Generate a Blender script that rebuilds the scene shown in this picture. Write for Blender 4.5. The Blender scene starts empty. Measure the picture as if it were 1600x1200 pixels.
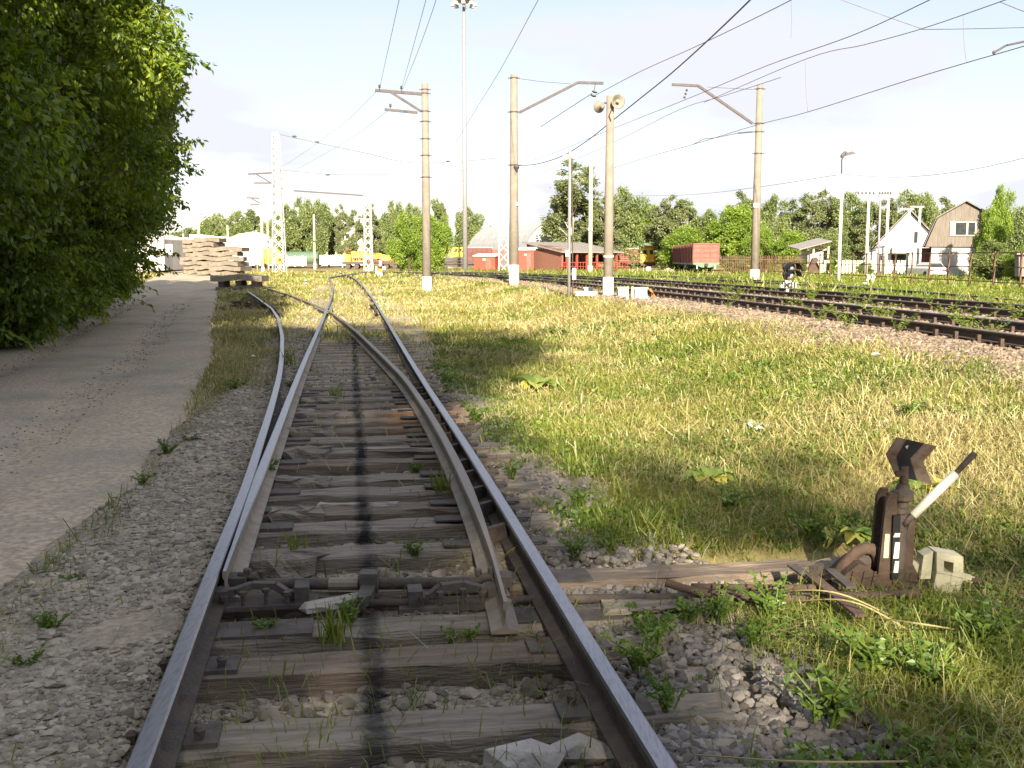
import bpy, math, random
import numpy as np
from mathutils import Vector, Matrix
random.seed(7)
rng = np.random.default_rng(11)
SC = bpy.context.scene
COL = SC.collection
R = math.radians

# ------------------------------------------------------------------ camera
EYE = np.array([0.0, 0.0, 1.70])
F, CX, CY, YH = 1600.0, 800.0, 600.0, 404.0
PITCH = math.atan((CY - YH) / F)
cam = bpy.data.cameras.new('camera'); co = bpy.data.objects.new('camera', cam); COL.objects.link(co)
cam.sensor_width = 36; cam.lens = 36.0; cam.clip_end = 3000; cam.clip_start = 0.05
co.location = EYE; co.rotation_euler = (R(90) - PITCH, 0, 0)
SC.camera = co

# ------------------------------------------------------------------ sky, sun, exposure
SUN_EL, SUN_AZ = R(25), R(176)          # azimuth the light comes from, clockwise from +Y
W = bpy.data.worlds.new("World"); SC.world = W; W.use_nodes = True
nt = W.node_tree; nt.nodes.clear()
def N(t, typ, **kw):
    n = t.nodes.new(typ)
    for k, v in kw.items():
        if k.startswith('_'): setattr(n, k[1:], v)
        else: n.inputs[k.replace('_', ' ')].default_value = v
    return n
sky = N(nt, 'ShaderNodeTexSky'); sky.sky_type = 'NISHITA'; sky.sun_disc = False
sky.sun_elevation = SUN_EL; sky.sun_rotation = SUN_AZ; sky.dust_density = 0.05; sky.ozone_density = 1.6; sky.air_density = 1.0; sky.altitude = 100
tc = N(nt, 'ShaderNodeTexCoord')
mp = N(nt, 'ShaderNodeMapping'); mp.inputs['Scale'].default_value = (1.0, 1.0, 3.4)
mp.inputs['Location'].default_value = (0.35, 0.2, 0.1)
nz = N(nt, 'ShaderNodeTexNoise'); nz.inputs['Scale'].default_value = 2.7; nz.inputs['Detail'].default_value = 9; nz.inputs['Roughness'].default_value = 0.52
cr = N(nt, 'ShaderNodeValToRGB'); cr.color_ramp.elements[0].position = 0.49; cr.color_ramp.elements[1].position = 0.60; cr.color_ramp.elements[0].color = (.5, .5, .5, 1)
mx = N(nt, 'ShaderNodeMix'); mx.data_type = 'RGBA'
mx.inputs['B'].default_value = (4.55, 4.65, 5.1, 1)
mul = N(nt, 'ShaderNodeMath'); mul.operation = 'MULTIPLY'; mul.inputs[1].default_value = 1.0
bg = N(nt, 'ShaderNodeBackground'); bg.inputs['Strength'].default_value = 0.050
wo = N(nt, 'ShaderNodeOutputWorld')
L = nt.links.new
L(tc.outputs['Generated'], mp.inputs['Vector']); L(mp.outputs[0], nz.inputs['Vector']); L(nz.outputs['Fac'], cr.inputs['Fac'])
L(cr.outputs['Color'], mul.inputs[0]); L(mul.outputs[0], mx.inputs['Factor']); tn = N(nt, 'ShaderNodeMix'); tn.data_type = 'RGBA'; tn.blend_type = 'MULTIPLY'; tn.inputs['Factor'].default_value = 1; tn.inputs['B'].default_value = (1.12, .95, .90, 1); L(sky.outputs[0], tn.inputs['A']); L(tn.outputs['Result'], mx.inputs['A'])
L(mx.outputs['Result'], bg.inputs['Color']); L(bg.outputs[0], wo.inputs['Surface'])
sun = bpy.data.lights.new('sun', 'SUN'); so = bpy.data.objects.new('sun', sun); COL.objects.link(so)
sun.energy = 3.8; sun.angle = R(0.6); sun.color = (1.0, 0.87, 0.66)
sd = Vector((math.sin(SUN_AZ) * math.cos(SUN_EL), math.cos(SUN_AZ) * math.cos(SUN_EL), math.sin(SUN_EL)))
so.rotation_euler = sd.to_track_quat('Z', 'Y').to_euler(); so.location = (0, -20, 30)
SC.view_settings.view_transform = 'Standard'; SC.view_settings.look = 'None'
SC.view_settings.exposure = 2.0; SC.view_settings.gamma = 1.0
SC.cycles.max_bounces = 5; SC.cycles.transparent_max_bounces = 4; SC.cycles.caustics_reflective = False; SC.cycles.caustics_refractive = False

# ------------------------------------------------------------------ terrain
def ss(a, b, x):
    t = np.clip((np.asarray(x, float) - a) / (b - a), 0, 1); return t * t * (3 - 2 * t)
def vnoise(x, y, seed=0):
    x = np.asarray(x, float); y = np.asarray(y, float)
    xi = np.floor(x).astype(np.int64); yi = np.floor(y).astype(np.int64); fx = x - xi; fy = y - yi
    fx = fx * fx * (3 - 2 * fx); fy = fy * fy * (3 - 2 * fy)
    def h(a, b):
        n = (a * 374761393 + b * 668265263 + seed * 982451653) & 0x7fffffff
        n = ((n ^ (n >> 13)) * 1274126177) & 0x7fffffff
        return ((n ^ (n >> 16)) & 0xffff) / 65535.0
    return (h(xi, yi) * (1 - fx) + h(xi + 1, yi) * fx) * (1 - fy) + (h(xi, yi + 1) * (1 - fx) + h(xi + 1, yi + 1) * fx) * fy
def fbm(x, y, o=3, seed=0):
    s = 0; a = 1.0; t = 0
    for i in range(o):
        s = s + a * vnoise(np.asarray(x) * 2 ** i, np.asarray(y) * 2 ** i, seed + i); t += a; a *= .5
    return s / t - 0.5
XM_Y = [-60, 0, 13.5, 17, 20, 22.6, 28.4, 31.7, 45, 57, 67, 80, 95, 120]
XM_X = [9.0, 7.35, 6.8, 6.45, 6.15, 5.8, 5.05, 4.4, 2.4, -0.2, -3.3, -8.3, -15.5, -30]
def xm(Y): return np.interp(Y, XM_Y, XM_X)
def T(X, Y):
    X = np.asarray(X, float); Y = np.asarray(Y, float)
    s = X - xm(Y)
    a = .5 * ss(-5.5, -1.5, s) * (1 - ss(12.5, 17, X)) * (1 - ss(72, 120, Y))
    b = .36 * ss(45, 80, Y) * (1 - ss(85, 128, Y)) * (1 - ss(12.5, 17, X))
    return np.maximum(a, b)
def ray(px, py):
    u = (px - CX) / F; v = (CY - py) / F
    return np.array([u, math.cos(PITCH) + v * math.sin(PITCH), -math.sin(PITCH) + v * math.cos(PITCH)])
def P(px, py, d):
    r = ray(px, py); return EYE + r * (d / r[1])
def G(px, py, dz=0.0):
    r = ray(px, py); t = 1.0; z = 0
    for k in range(60):
        t = (z + dz - EYE[2]) / r[2]; p = EYE + r * t; z = .5 * z + .5 * float(T(p[0], p[1]))
    return np.array([p[0], p[1], z + dz])
def gz(x, y): return float(T(x, y))

# ------------------------------------------------------------------ materials
MATS = {}
def mat(name, col, rough=.8, col2=None, scale=6.0, metal=0.0, bump=0.0, bscale=None, detail=5, isl=0.0, stretch=None, spec=.3, lo=.35, hi=.65):
    m = bpy.data.materials.new(name); m.use_nodes = True; t = m.node_tree; b = t.nodes['Principled BSDF']
    b.inputs['Roughness'].default_value = rough; b.inputs['Metallic'].default_value = metal
    b.inputs['Specular IOR Level'].default_value = spec
    c = tuple(col) + (1,); l = t.links.new
    if col2 is None: col2 = tuple(x * .72 for x in col)
    tc = t.nodes.new('ShaderNodeTexCoord'); vec = tc.outputs['Object']
    if stretch:
        mpn = t.nodes.new('ShaderNodeMapping'); mpn.inputs['Scale'].default_value = stretch; l(vec, mpn.inputs[0]); vec = mpn.outputs[0]
    n = t.nodes.new('ShaderNodeTexNoise'); n.inputs['Scale'].default_value = scale; n.inputs['Detail'].default_value = detail; n.inputs['Roughness'].default_value = .62
    l(vec, n.inputs['Vector'])
    r = t.nodes.new('ShaderNodeValToRGB'); r.color_ramp.elements[0].position = lo; r.color_ramp.elements[1].position = hi
    r.color_ramp.elements[0].color = c; r.color_ramp.elements[1].color = tuple(col2) + (1,)
    l(n.outputs['Fac'], r.inputs['Fac']); out = r.outputs['Color']
    if isl:
        g = t.nodes.new('ShaderNodeNewGeometry'); hv = t.nodes.new('ShaderNodeHueSaturation')
        mr = t.nodes.new('ShaderNodeMapRange'); mr.inputs['To Min'].default_value = 1 - isl; mr.inputs['To Max'].default_value = 1 + isl
        l(g.outputs['Random Per Island'], mr.inputs['Value']); l(mr.outputs[0], hv.inputs['Value']); l(out, hv.inputs['Color']); out = hv.outputs['Color']
    l(out, b.inputs['Base Color'])
    if bump:
        n2 = t.nodes.new('ShaderNodeTexNoise'); n2.inputs['Scale'].default_value = bscale or scale * 4; n2.inputs['Detail'].default_value = 6
        l(vec, n2.inputs['Vector']); bp = t.nodes.new('ShaderNodeBump'); bp.inputs['Strength'].default_value = bump; bp.inputs['Distance'].default_value = .02
        l(n2.outputs['Fac'], bp.inputs['Height']); l(bp.outputs[0], b.inputs['Normal'])
    MATS[name] = m; return m
def leafmat(name, cols, trans=.35, pos_scale=1.2):
    """cols: list of colours picked per leaf and by a slow spatial noise"""
    m = bpy.data.materials.new(name); m.use_nodes = True; t = m.node_tree; l = t.links.new; t.nodes.clear()
    g = t.nodes.new('ShaderNodeNewGeometry'); tc = t.nodes.new('ShaderNodeTexCoord')
    n = t.nodes.new('ShaderNodeTexNoise'); n.inputs['Scale'].default_value = pos_scale; n.inputs['Detail'].default_value = 3
    l(tc.outputs['Object'], n.inputs['Vector'])
    a = t.nodes.new('ShaderNodeMath'); a.operation = 'MULTIPLY_ADD'; a.inputs[1].default_value = .55; l(g.outputs['Random Per Island'], a.inputs[0])
    b = t.nodes.new('ShaderNodeMath'); b.operation = 'MULTIPLY_ADD'; b.inputs[1].default_value = 1.5; b.inputs[2].default_value = -.52
    l(n.outputs['Fac'], b.inputs[0]); l(b.outputs[0], a.inputs[2])
    r = t.nodes.new('ShaderNodeValToRGB'); e = r.color_ramp.elements
    e[0].color = tuple(cols[0]) + (1,); e[0].position = 0.05; e[1].color = tuple(cols[-1]) + (1,); e[1].position = .95
    for i, c in enumerate(cols[1:-1]):
        q = e.new(.05 + .9 * (i + 1) / (len(cols) - 1)); q.color = tuple(c) + (1,)
    l(a.outputs[0], r.inputs['Fac'])
    d = t.nodes.new('ShaderNodeBsdfDiffuse'); tr = t.nodes.new('ShaderNodeBsdfTranslucent'); gl = t.nodes.new('ShaderNodeBsdfGlossy'); gl.inputs['Roughness'].default_value = .45
    gl.inputs['Color'].default_value = (.8, .85, .8, 1)
    hv = t.nodes.new('ShaderNodeHueSaturation'); hv.inputs['Hue'].default_value = .485; hv.inputs['Saturation'].default_value = 1.1; hv.inputs['Value'].default_value = 1.3
    l(r.outputs[0], d.inputs['Color']); l(r.outputs[0], hv.inputs['Color']); l(hv.outputs[0], tr.inputs['Color'])
    m1 = t.nodes.new('ShaderNodeMixShader'); m1.inputs[0].default_value = trans; l(d.outputs[0], m1.inputs[1]); l(tr.outputs[0], m1.inputs[2])
    m2 = t.nodes.new('ShaderNodeMixShader'); m2.inputs[0].default_value = .04; l(m1.outputs[0], m2.inputs[1]); l(gl.outputs[0], m2.inputs[2])
    o = t.nodes.new('ShaderNodeOutputMaterial'); l(m2.outputs[0], o.inputs['Surface']); MATS[name] = m; return m

# ------------------------------------------------------------------ mesh helpers
class MB:
    def __init__(s): s.v = []; s.f = []; s.m = []
    def add(s, vs, fs, mi=0):
        o = len(s.v); s.v += [tuple(float(c) for c in v) for v in vs]; s.f += [tuple(i + o for i in f) for f in fs]; s.m += [mi] * len(fs); return s
    def box(s, c, size, rot=None, mi=0, taper=1.0):
        hx, hy, hz = [a / 2 for a in size]
        vs = [Vector((x * hx * (taper if z > 0 else 1), y * hy * (taper if z > 0 else 1), z * hz)) for z in (-1, 1) for x, y in ((-1, -1), (1, -1), (1, 1), (-1, 1))]
        if rot is not None:
            M = rot if isinstance(rot, Matrix) else Matrix.Rotation(rot, 3, 'Z'); vs = [M @ v for v in vs]
        c = Vector([float(q) for q in c])
        return s.add([v + c for v in vs], [(3, 2, 1, 0), (4, 5, 6, 7), (0, 1, 5, 4), (1, 2, 6, 5), (2, 3, 7, 6), (3, 0, 4, 7)], mi)
    def bar(s, p0, p1, w, h, mi=0, up=(0, 0, 1)):
        p0 = Vector([float(q) for q in p0]); p1 = Vector([float(q) for q in p1]); d = p1 - p0; L = d.length
        if L < 1e-6: return s
        d.normalize(); u = Vector(up)
        if abs(d.dot(u)) > .98: u = Vector((0, 1, 0))
        x = d.cross(u).normalized(); z = x.cross(d)
        M = Matrix((x, d, z)).transposed()
        return s.box((p0 + p1) / 2, (w, L, h), M, mi)
    def tube(s, pts, r, n=8, mi=0, caps=True):
        pts = [Vector([float(q) for q in p]) for p in pts]
        rs = r if isinstance(r, (list, tuple)) else [r] * len(pts)
        vs = []; u = None
        for i, p in enumerate(pts):
            d = (pts[min(i + 1, len(pts) - 1)] - pts[max(i - 1, 0)])
            if d.length < 1e-9: d = Vector((0, 0, 1))
            d.normalize()
            if u is None: u = d.orthogonal().normalized()
            else:
                u = u - d * u.dot(d)
                u = u.normalized() if u.length > 1e-6 else d.orthogonal().normalized()
            w = d.cross(u)
            for k in range(n):
                a = 2 * math.pi * k / n; vs.append(p + (u * math.cos(a) + w * math.sin(a)) * rs[i])
        fs = []
        for i in range(len(pts) - 1):
            for k in range(n):
                a = i * n + k; b = i * n + (k + 1) % n; fs.append((a, b, b + n, a + n))
        if caps: fs.append(tuple(range(n))[::-1]); fs.append(tuple(range((len(pts) - 1) * n, len(pts) * n)))
        return s.add(vs, fs, mi)
    def lathe(s, c, prof, n=12, mi=0, axis=(0, 0, 1)):
        q = Vector((0, 0, 1)).rotation_difference(Vector(axis)); c = Vector([float(a) for a in c]); vs = []
        for r, z in prof:
            for k in range(n):
                a = 2 * math.pi * k / n; vs.append(c + q @ Vector((r * math.cos(a), r * math.sin(a), z)))
        fs = [(i * n + k, i * n + (k + 1) % n, (i + 1) * n + (k + 1) % n, (i + 1) * n + k) for i in range(len(prof) - 1) for k in range(n)]
        fs.append(tuple(range(n))[::-1]); fs.append(tuple(range((len(prof) - 1) * n, len(prof) * n)))
        return s.add(vs, fs, mi)
    def prism(s, poly, a, b, axis='y', mi=0):
        """poly in the plane normal to axis, extruded from a to b along it"""
        n = len(poly)
        def q(p, t): return {'y': (p[0], t, p[1]), 'x': (t, p[0], p[1]), 'z': (p[0], p[1], t)}[axis]
        vs = [q(p, a) for p in poly] + [q(p, b) for p in poly]
        fs = [tuple(range(n)), tuple(range(2 * n - 1, n - 1, -1))] + [(i, i + n, (i + 1) % n + n, (i + 1) % n) for i in range(n)]
        return s.add(vs, fs, mi)
    def build(s, name, mats, parent=None, smooth=False, loc=None, rz=0):
        me = bpy.data.meshes.new(name); me.from_pydata(s.v, [], s.f)
        if not isinstance(mats, (list, tuple)): mats = [mats]
        for m in mats: me.materials.append(MATS[m] if isinstance(m, str) else m)
        if len(mats) > 1: me.polygons.foreach_set('material_index', s.m)
        if smooth: me.polygons.foreach_set('use_smooth', [True] * len(s.f))
        me.update(); o = bpy.data.objects.new(name, me); COL.objects.link(o)
        if parent is not None: o.parent = parent
        if loc is not None: o.location = [float(a) for a in loc]
        o.rotation_euler.z = rz; return o
def npmesh(name, V, faces_n, idx, mats, parent=None, mi=None, smooth=False):
    """V (n,3); idx flat loop indices; faces_n array of face sizes"""
    me = bpy.data.meshes.new(name); V = np.asarray(V, np.float32)
    me.vertices.add(len(V)); me.vertices.foreach_set('co', V.ravel())
    idx = np.asarray(idx, np.int32).ravel(); me.loops.add(len(idx)); me.loops.foreach_set('vertex_index', idx)
    fn = np.asarray(faces_n, np.int32); me.polygons.add(len(fn))
    st = np.concatenate([[0], np.cumsum(fn)[:-1]]).astype(np.int32)
    me.polygons.foreach_set('loop_start', st); me.polygons.foreach_set('loop_total', fn)
    if smooth: me.polygons.foreach_set('use_smooth', np.ones(len(fn), bool))
    if not isinstance(mats, (list, tuple)): mats = [mats]
    for m in mats: me.materials.append(MATS[m] if isinstance(m, str) else m)
    if mi is not None: me.polygons.foreach_set('material_index', np.asarray(mi, np.int32))
    me.update(calc_edges=True)
    if not smooth: me.shade_flat()
    o = bpy.data.objects.new(name, me); COL.objects.link(o)
    if parent is not None: o.parent = parent
    return o
def tag(o, label=None, cat=None, group=None, kind=None):
    if label: o['label'] = label
    if cat: o['category'] = cat
    if group: o['group'] = group
    if kind: o['kind'] = kind
    return o
def empty(name, loc, label, cat, group=None, rz=0):
    o = bpy.data.objects.new(name, None); COL.objects.link(o); o.location = [float(a) for a in loc]; o.rotation_euler.z = rz
    o.empty_display_size = .2; o['kind'] = 'thing'
    return tag(o, label, cat, group)
KIDS = {}
def copy_tree(o, label=None, loc=None, rz=None, scale=None, group=None):
    c = o.copy(); COL.objects.link(c)
    for ch in o.children:
        d = ch.copy(); COL.objects.link(d); d.parent = c
        for g in ch.children:
            e = g.copy(); COL.objects.link(e); e.parent = d
    if label: c['label'] = label
    if group: c['group'] = group
    if loc is not None: c.location = [float(a) for a in loc]
    if rz is not None: c.rotation_euler.z = rz
    if scale is not None: c.scale = (scale,) * 3 if not hasattr(scale, '__len__') else scale
    return c
def smooth_path(pts, step=.3, it=3):
    pts = [np.array(p, float) for p in pts]; out = []
    for a, b in zip(pts[:-1], pts[1:]):
        n = max(1, int(np.linalg.norm(b - a) / step)); out += [a + (b - a) * k / n for k in range(n)]
    out.append(pts[-1]); A = np.array(out)
    for k in range(it):
        B = A.copy(); B[1:-1] = (A[:-2] + 2 * A[1:-1] + A[2:]) / 4; A = B
    return A
def catmull(pts, n=8):
    p = [np.array(q, float) for q in pts]; p = [2 * p[0] - p[1]] + p + [2 * p[-1] - p[-2]]; o = []
    for i in range(1, len(p) - 2):
        for k in range(n):
            t = k / n; a, b, c, d = p[i - 1:i + 3]
            o.append(.5 * (2 * b + (c - a) * t + (2 * a - 5 * b + 4 * c - d) * t * t + (3 * b - a - 3 * c + d) * t ** 3))
    o.append(p[-2]); return o
ONES = ['first', 'second', 'third', 'fourth', 'fifth', 'sixth', 'seventh', 'eighth', 'ninth', 'tenth', 'eleventh', 'twelfth', 'thirteenth', 'fourteenth', 'fifteenth', 'sixteenth', 'seventeenth', 'eighteenth', 'nineteenth']
def ordi(n):
    if n < 20: return ONES[n - 1]
    t = {2: 'twent', 3: 'thirt', 4: 'fort', 5: 'fift', 6: 'sixt', 7: 'sevent', 8: 'eight', 9: 'ninet'}[n // 10]
    return t + ('ieth' if n % 10 == 0 else 'y-' + ONES[n % 10 - 1])

# ------------------------------------------------------------------ palette
mat('rail_rust', (.055, .042, .036), .75, (.095, .075, .06), 9, bump=.4, bscale=60)
mat('rail_rust_tan', (.24, .18, .12), .7, (.16, .12, .085), 9, bump=.3, bscale=60)
mat('rail_steel', (.27, .27, .31), .36, (.13, .13, .15), 14, metal=.8, stretch=(8, 1, 8), lo=.45, hi=.8)
mat('rail_head_dull', (.20, .17, .145), .5, (.20, .17, .14), 14, metal=.3)
mat('blade_face', (.30, .25, .19), .6, (.19, .16, .125), 8, metal=.1)
mat('tie_wood', (.31, .27, .22), .9, (.15, .125, .10), 2.2, stretch=(1, 10, 10), bump=.8, bscale=9, detail=8)
mat('tie_wood_brown', (.25, .20, .155), .9, (.14, .105, .08), 2.2, stretch=(1, 10, 10), bump=.8, bscale=9, detail=8)
mat('pale_board', (.46, .42, .36), .9, (.32, .28, .24), 3, stretch=(1, 10, 10), bump=.5)
mat('iron_dark', (.055, .05, .047), .7, (.12, .09, .07), 12, bump=.4)
mat('iron_rust', (.115, .075, .055), .85, (.065, .046, .036), 10, bump=.4)
mat('iron_grey', (.12, .105, .092), .75, (.07, .058, .05), 10, bump=.3)
mat('horn_grey', (.27, .25, .21), .6, (.2, .18, .15), 5)
mat('plate_white', (.5, .5, .48), .7)
mat('concrete', (.26, .23, .195), .9, (.20, .178, .15), 3, bump=.15, bscale=40)
mat('concrete_pale', (.52, .47, .38), .9, (.42, .36, .28), 3, bump=.2, bscale=30)
mat('whitewash', (.68, .67, .63), .85, (.48, .46, .40), 6, lo=.5, hi=.85)
mat('white_paint', (.80, .80, .77), .6, (.66, .66, .62), 5, lo=.5, hi=.9)
mat('yellow_white', (.56, .53, .38), .85, (.36, .32, .22), 14, bump=.3, lo=.5, hi=.9)
mat('arm_steel', (.10, .085, .09), .6, (.065, .055, .06), 8)
mat('galv', (.34, .33, .35), .55, (.26, .25, .27), 5, metal=.3)
mat('lattice_white', (.66, .65, .62), .7, (.55, .54, .51), 5)
mat('wire_dark', (.10, .09, .10), .6)
mat('wire_grey', (.20, .19, .21), .6)
mat('black_paint', (.02, .02, .022), .5)
mat('dark_glass', (.03, .035, .04), .15, (.05, .055, .06), 4)
mat('yellow_paint', (.80, .62, .08), .6, (.65, .48, .07), 3)
mat('orange_paint', (.80, .28, .06), .6, (.62, .2, .05), 3)
mat('red_paint', (.40, .08, .055), .7, (.30, .06, .045), 3)
mat('wagon_red', (.30, .125, .10), .75, (.22, .09, .075), 1.5)
mat('wagon_dark', (.18, .075, .07), .8, (.11, .05, .05), 1.5)
mat('wagon_green', (.16, .26, .17), .7, (.11, .19, .13), 3)
mat('tank_green', (.08, .135, .095), .6, (.11, .165, .12), 2)
mat('brick', (.25, .12, .085), .9, (.18, .085, .06), 5)
mat('roof_sheet', (.30, .28, .26), .7, (.22, .2, .19), 3)
mat('hangar_sheet', (.42, .43, .44), .6, (.35, .36, .37), .6)
mat('hangar_end', (.34, .39, .37), .7, (.28, .33, .31), .8)
mat('cream_wall', (.74, .68, .52), .85, (.64, .58, .44), 1)
mat('plaster_white', (.80, .80, .78), .85, (.7, .7, .68), .8)
mat('plaster_grey', (.50, .48, .46), .9, (.42, .40, .38), 1)
mat('house_plank', (.22, .195, .17), .9, (.14, .12, .105), 3, stretch=(6, 6, .4))
mat('house_roof', (.17, .16, .16), .8, (.24, .22, .21), 2)
mat('fence_rust', (.16, .085, .055), .85, (.11, .065, .045), 5)
mat('slab_concrete', (.23, .195, .155), .9, (.14, .12, .10), 2, bump=.4)
mat('slab_thick', (.30, .26, .21), .9, (.22, .19, .155), 2, bump=.4)  # lighter concrete of the big thick slab
mat('sand', (.48, .40, .32), .95, (.40, .33, .26), 3, bump=.3)
mat('bark', (.12, .09, .07), .95, (.07, .055, .045), 4, bump=.5, stretch=(4, 4, .6))
mat('birch_bark', (.52, .48, .42), .9, (.30, .26, .22), 1.2, stretch=(1, 1, 3), lo=.45, hi=.8)
mat('car_white', (.78, .78, .77), .35)
mat('car_red', (.55, .08, .05), .4)
mat('rubber', (.03, .03, .03), .8)
mat('brush', (.16, .11, .08), .95, (.10, .07, .055), 10)
mat('paper', (.8, .8, .78), .8, (.7, .7, .68), 8)
leafmat('leaf_maple', [(.042, .075, .007), (.085, .145, .012), (.155, .23, .018), (.28, .34, .035)], .45, .6)
leafmat('leaf_far', [(.09, .13, .045), (.14, .19, .06), (.20, .25, .08), (.27, .30, .12)], .3, .35)  # greens lightened, so the haze over far trees sits in the leaf colour
leafmat('leaf_bright', [(.09, .16, .02), (.15, .24, .03), (.22, .32, .04), (.30, .38, .07)], .35, .4)
leafmat('leaf_birch', [(.10, .14, .05), (.15, .19, .07), (.21, .24, .11), (.28, .29, .15)], .3, .4)
leafmat('grass_blades', [(.13, .14, .03), (.24, .24, .06), (.35, .315, .115), (.44, .385, .19), (.53, .47, .28)], .25, .35)
leafmat('grass_green', [(.07, .11, .012), (.12, .17, .02), (.19, .23, .035), (.28, .30, .06)], .3, .8)
leafmat('weed_leaf', [(.05, .10, .02), (.10, .17, .03), (.16, .24, .04), (.26, .32, .08)], .3, .8)
leafmat('burdock_leaf', [(.10, .18, .03), (.18, .26, .05), (.30, .36, .09), (.48, .44, .08)], .25, 2.5)
leafmat('straw', [(.30, .22, .10), (.42, .34, .17), (.55, .46, .26)], .1, 1.5)
# ================================================================== SETTING
# siding centreline (plan), from the photograph's rails
CPTS = [(3.3, -20), (.13, 0.1), (-.34, 2.94), (-.74, 5.5), (-1.17, 8.3), (-1.56, 10.6), (-2.38, 15.7), (-4.0, 26), (-4.8, 31), (-6.4, 41)]
for px, py in [(545, 449.5), (537.5, 437.8), (526, 429.5), (514, 425.6), (500, 424.2), (484, 423.4)]:
    g = G(px, py, .17); CPTS.append((g[0], g[1]))
CEN = smooth_path(CPTS, .5, 12)
def xc(Y): return np.interp(Y, CEN[:, 1], CEN[:, 0])
SLP = [(217, 1200), (282, 1020), (351, 840), (386, 761), (401, 704), (416, 661), (427, 623), (436, 589), (440, 560), (441, 525), (435, 497), (425, 482), (414, 474), (402, 465), (387, 455)]
DRP = [(790, 941), (768, 847), (751, 804), (725, 744), (705, 704), (682, 663), (660, 628), (633, 590), (597, 555), (560, 520), (535, 500), (517, 487), (487, 474), (467, 466), (455, 461), (435, 455), (417, 450)]
SL = np.array([G(x, y, .17)[:2] for x, y in SLP]); DR = np.array([G(x, y, .17)[:2] for x, y in DRP])
ROADX = ([-30, 0, 5.5, 9.5, 17, 28, 49, 76, 105, 140], [-1.0, -3.95, -4.9, -5.55, -7.3, -10.5, -16.3, -24.0, -33, -44])
def xr(Y): return np.interp(Y, *ROADX)
def pit(X, Y):
    c = Y - (5.15 + .16 * (X - xc(Y))); return .10 * ss(-.5, -.3, c) * (1 - ss(.5, .66, c)) * ss(.7, 1.1, X - xc(Y)) * (1 - ss(2.9, 3.5, X - xc(Y)))
def nu(a, b, d0, g):   # growing steps
    o = [a]; 
    while o[-1] < b: o.append(o[-1] + d0 * (1 + g * max(0, abs(o[-1]) - 8)))
    return np.array(o)
def grid_obj(name, X, Y, Z, material, flip=False):
    n, m = X.shape; V = np.stack([X, Y, Z], -1).reshape(-1, 3)
    i = np.arange(n - 1)[:, None] * m + np.arange(m - 1)[None]; q = np.stack([i, i + 1, i + m + 1, i + m], -1).reshape(-1, 4)
    return npmesh(name, V, np.full(len(q), 4), q, material, smooth=True)
def ground_mat():
    m = bpy.data.materials.new('ground_soil'); m.use_nodes = True; t = m.node_tree; l = t.links.new; b = t.nodes['Principled BSDF']
    b.inputs['Roughness'].default_value = .95; b.inputs['Specular IOR Level'].default_value = .1
    tc = t.nodes.new('ShaderNodeTexCoord')
    def nz(s, d=6, r=.6):
        n = t.nodes.new('ShaderNodeTexNoise'); n.inputs['Scale'].default_value = s; n.inputs['Detail'].default_value = d; n.inputs['Roughness'].default_value = r; l(tc.outputs['Object'], n.inputs['Vector']); return n.outputs['Fac']
    def ramp(f, stops):
        r = t.nodes.new('ShaderNodeValToRGB'); e = r.color_ramp.elements; e[0].position, e[0].color = stops[0][0], stops[0][1] + (1,); e[1].position, e[1].color = stops[-1][0], stops[-1][1] + (1,)
        for p, c in stops[1:-1]: q = e.new(p); q.color = c + (1,)
        l(f, r.inputs['Fac']); return r.outputs['Color']
    a = ramp(nz(.5), [(.3, (.19, .19, .055)), (.5, (.30, .25, .10)), (.68, (.22, .155, .085))])
    c = ramp(nz(9, 8, .7), [(.3, (.11, .09, .045)), (.5, (.27, .22, .11)), (.7, (.42, .36, .18))])
    mx = t.nodes.new('ShaderNodeMix'); mx.data_type = 'RGBA'; mx.inputs['Factor'].default_value = .5; l(a, mx.inputs['A']); l(c, mx.inputs['B']); l(mx.outputs['Result'], b.inputs['Base Color'])
    bp = t.nodes.new('ShaderNodeBump'); bp.inputs['Strength'].default_value = .6; bp.inputs['Distance'].default_value = .04; l(nz(14, 8, .7), bp.inputs['Height']); l(bp.outputs[0], b.inputs['Normal'])
    MATS['ground_soil'] = m
ground_mat()
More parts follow.
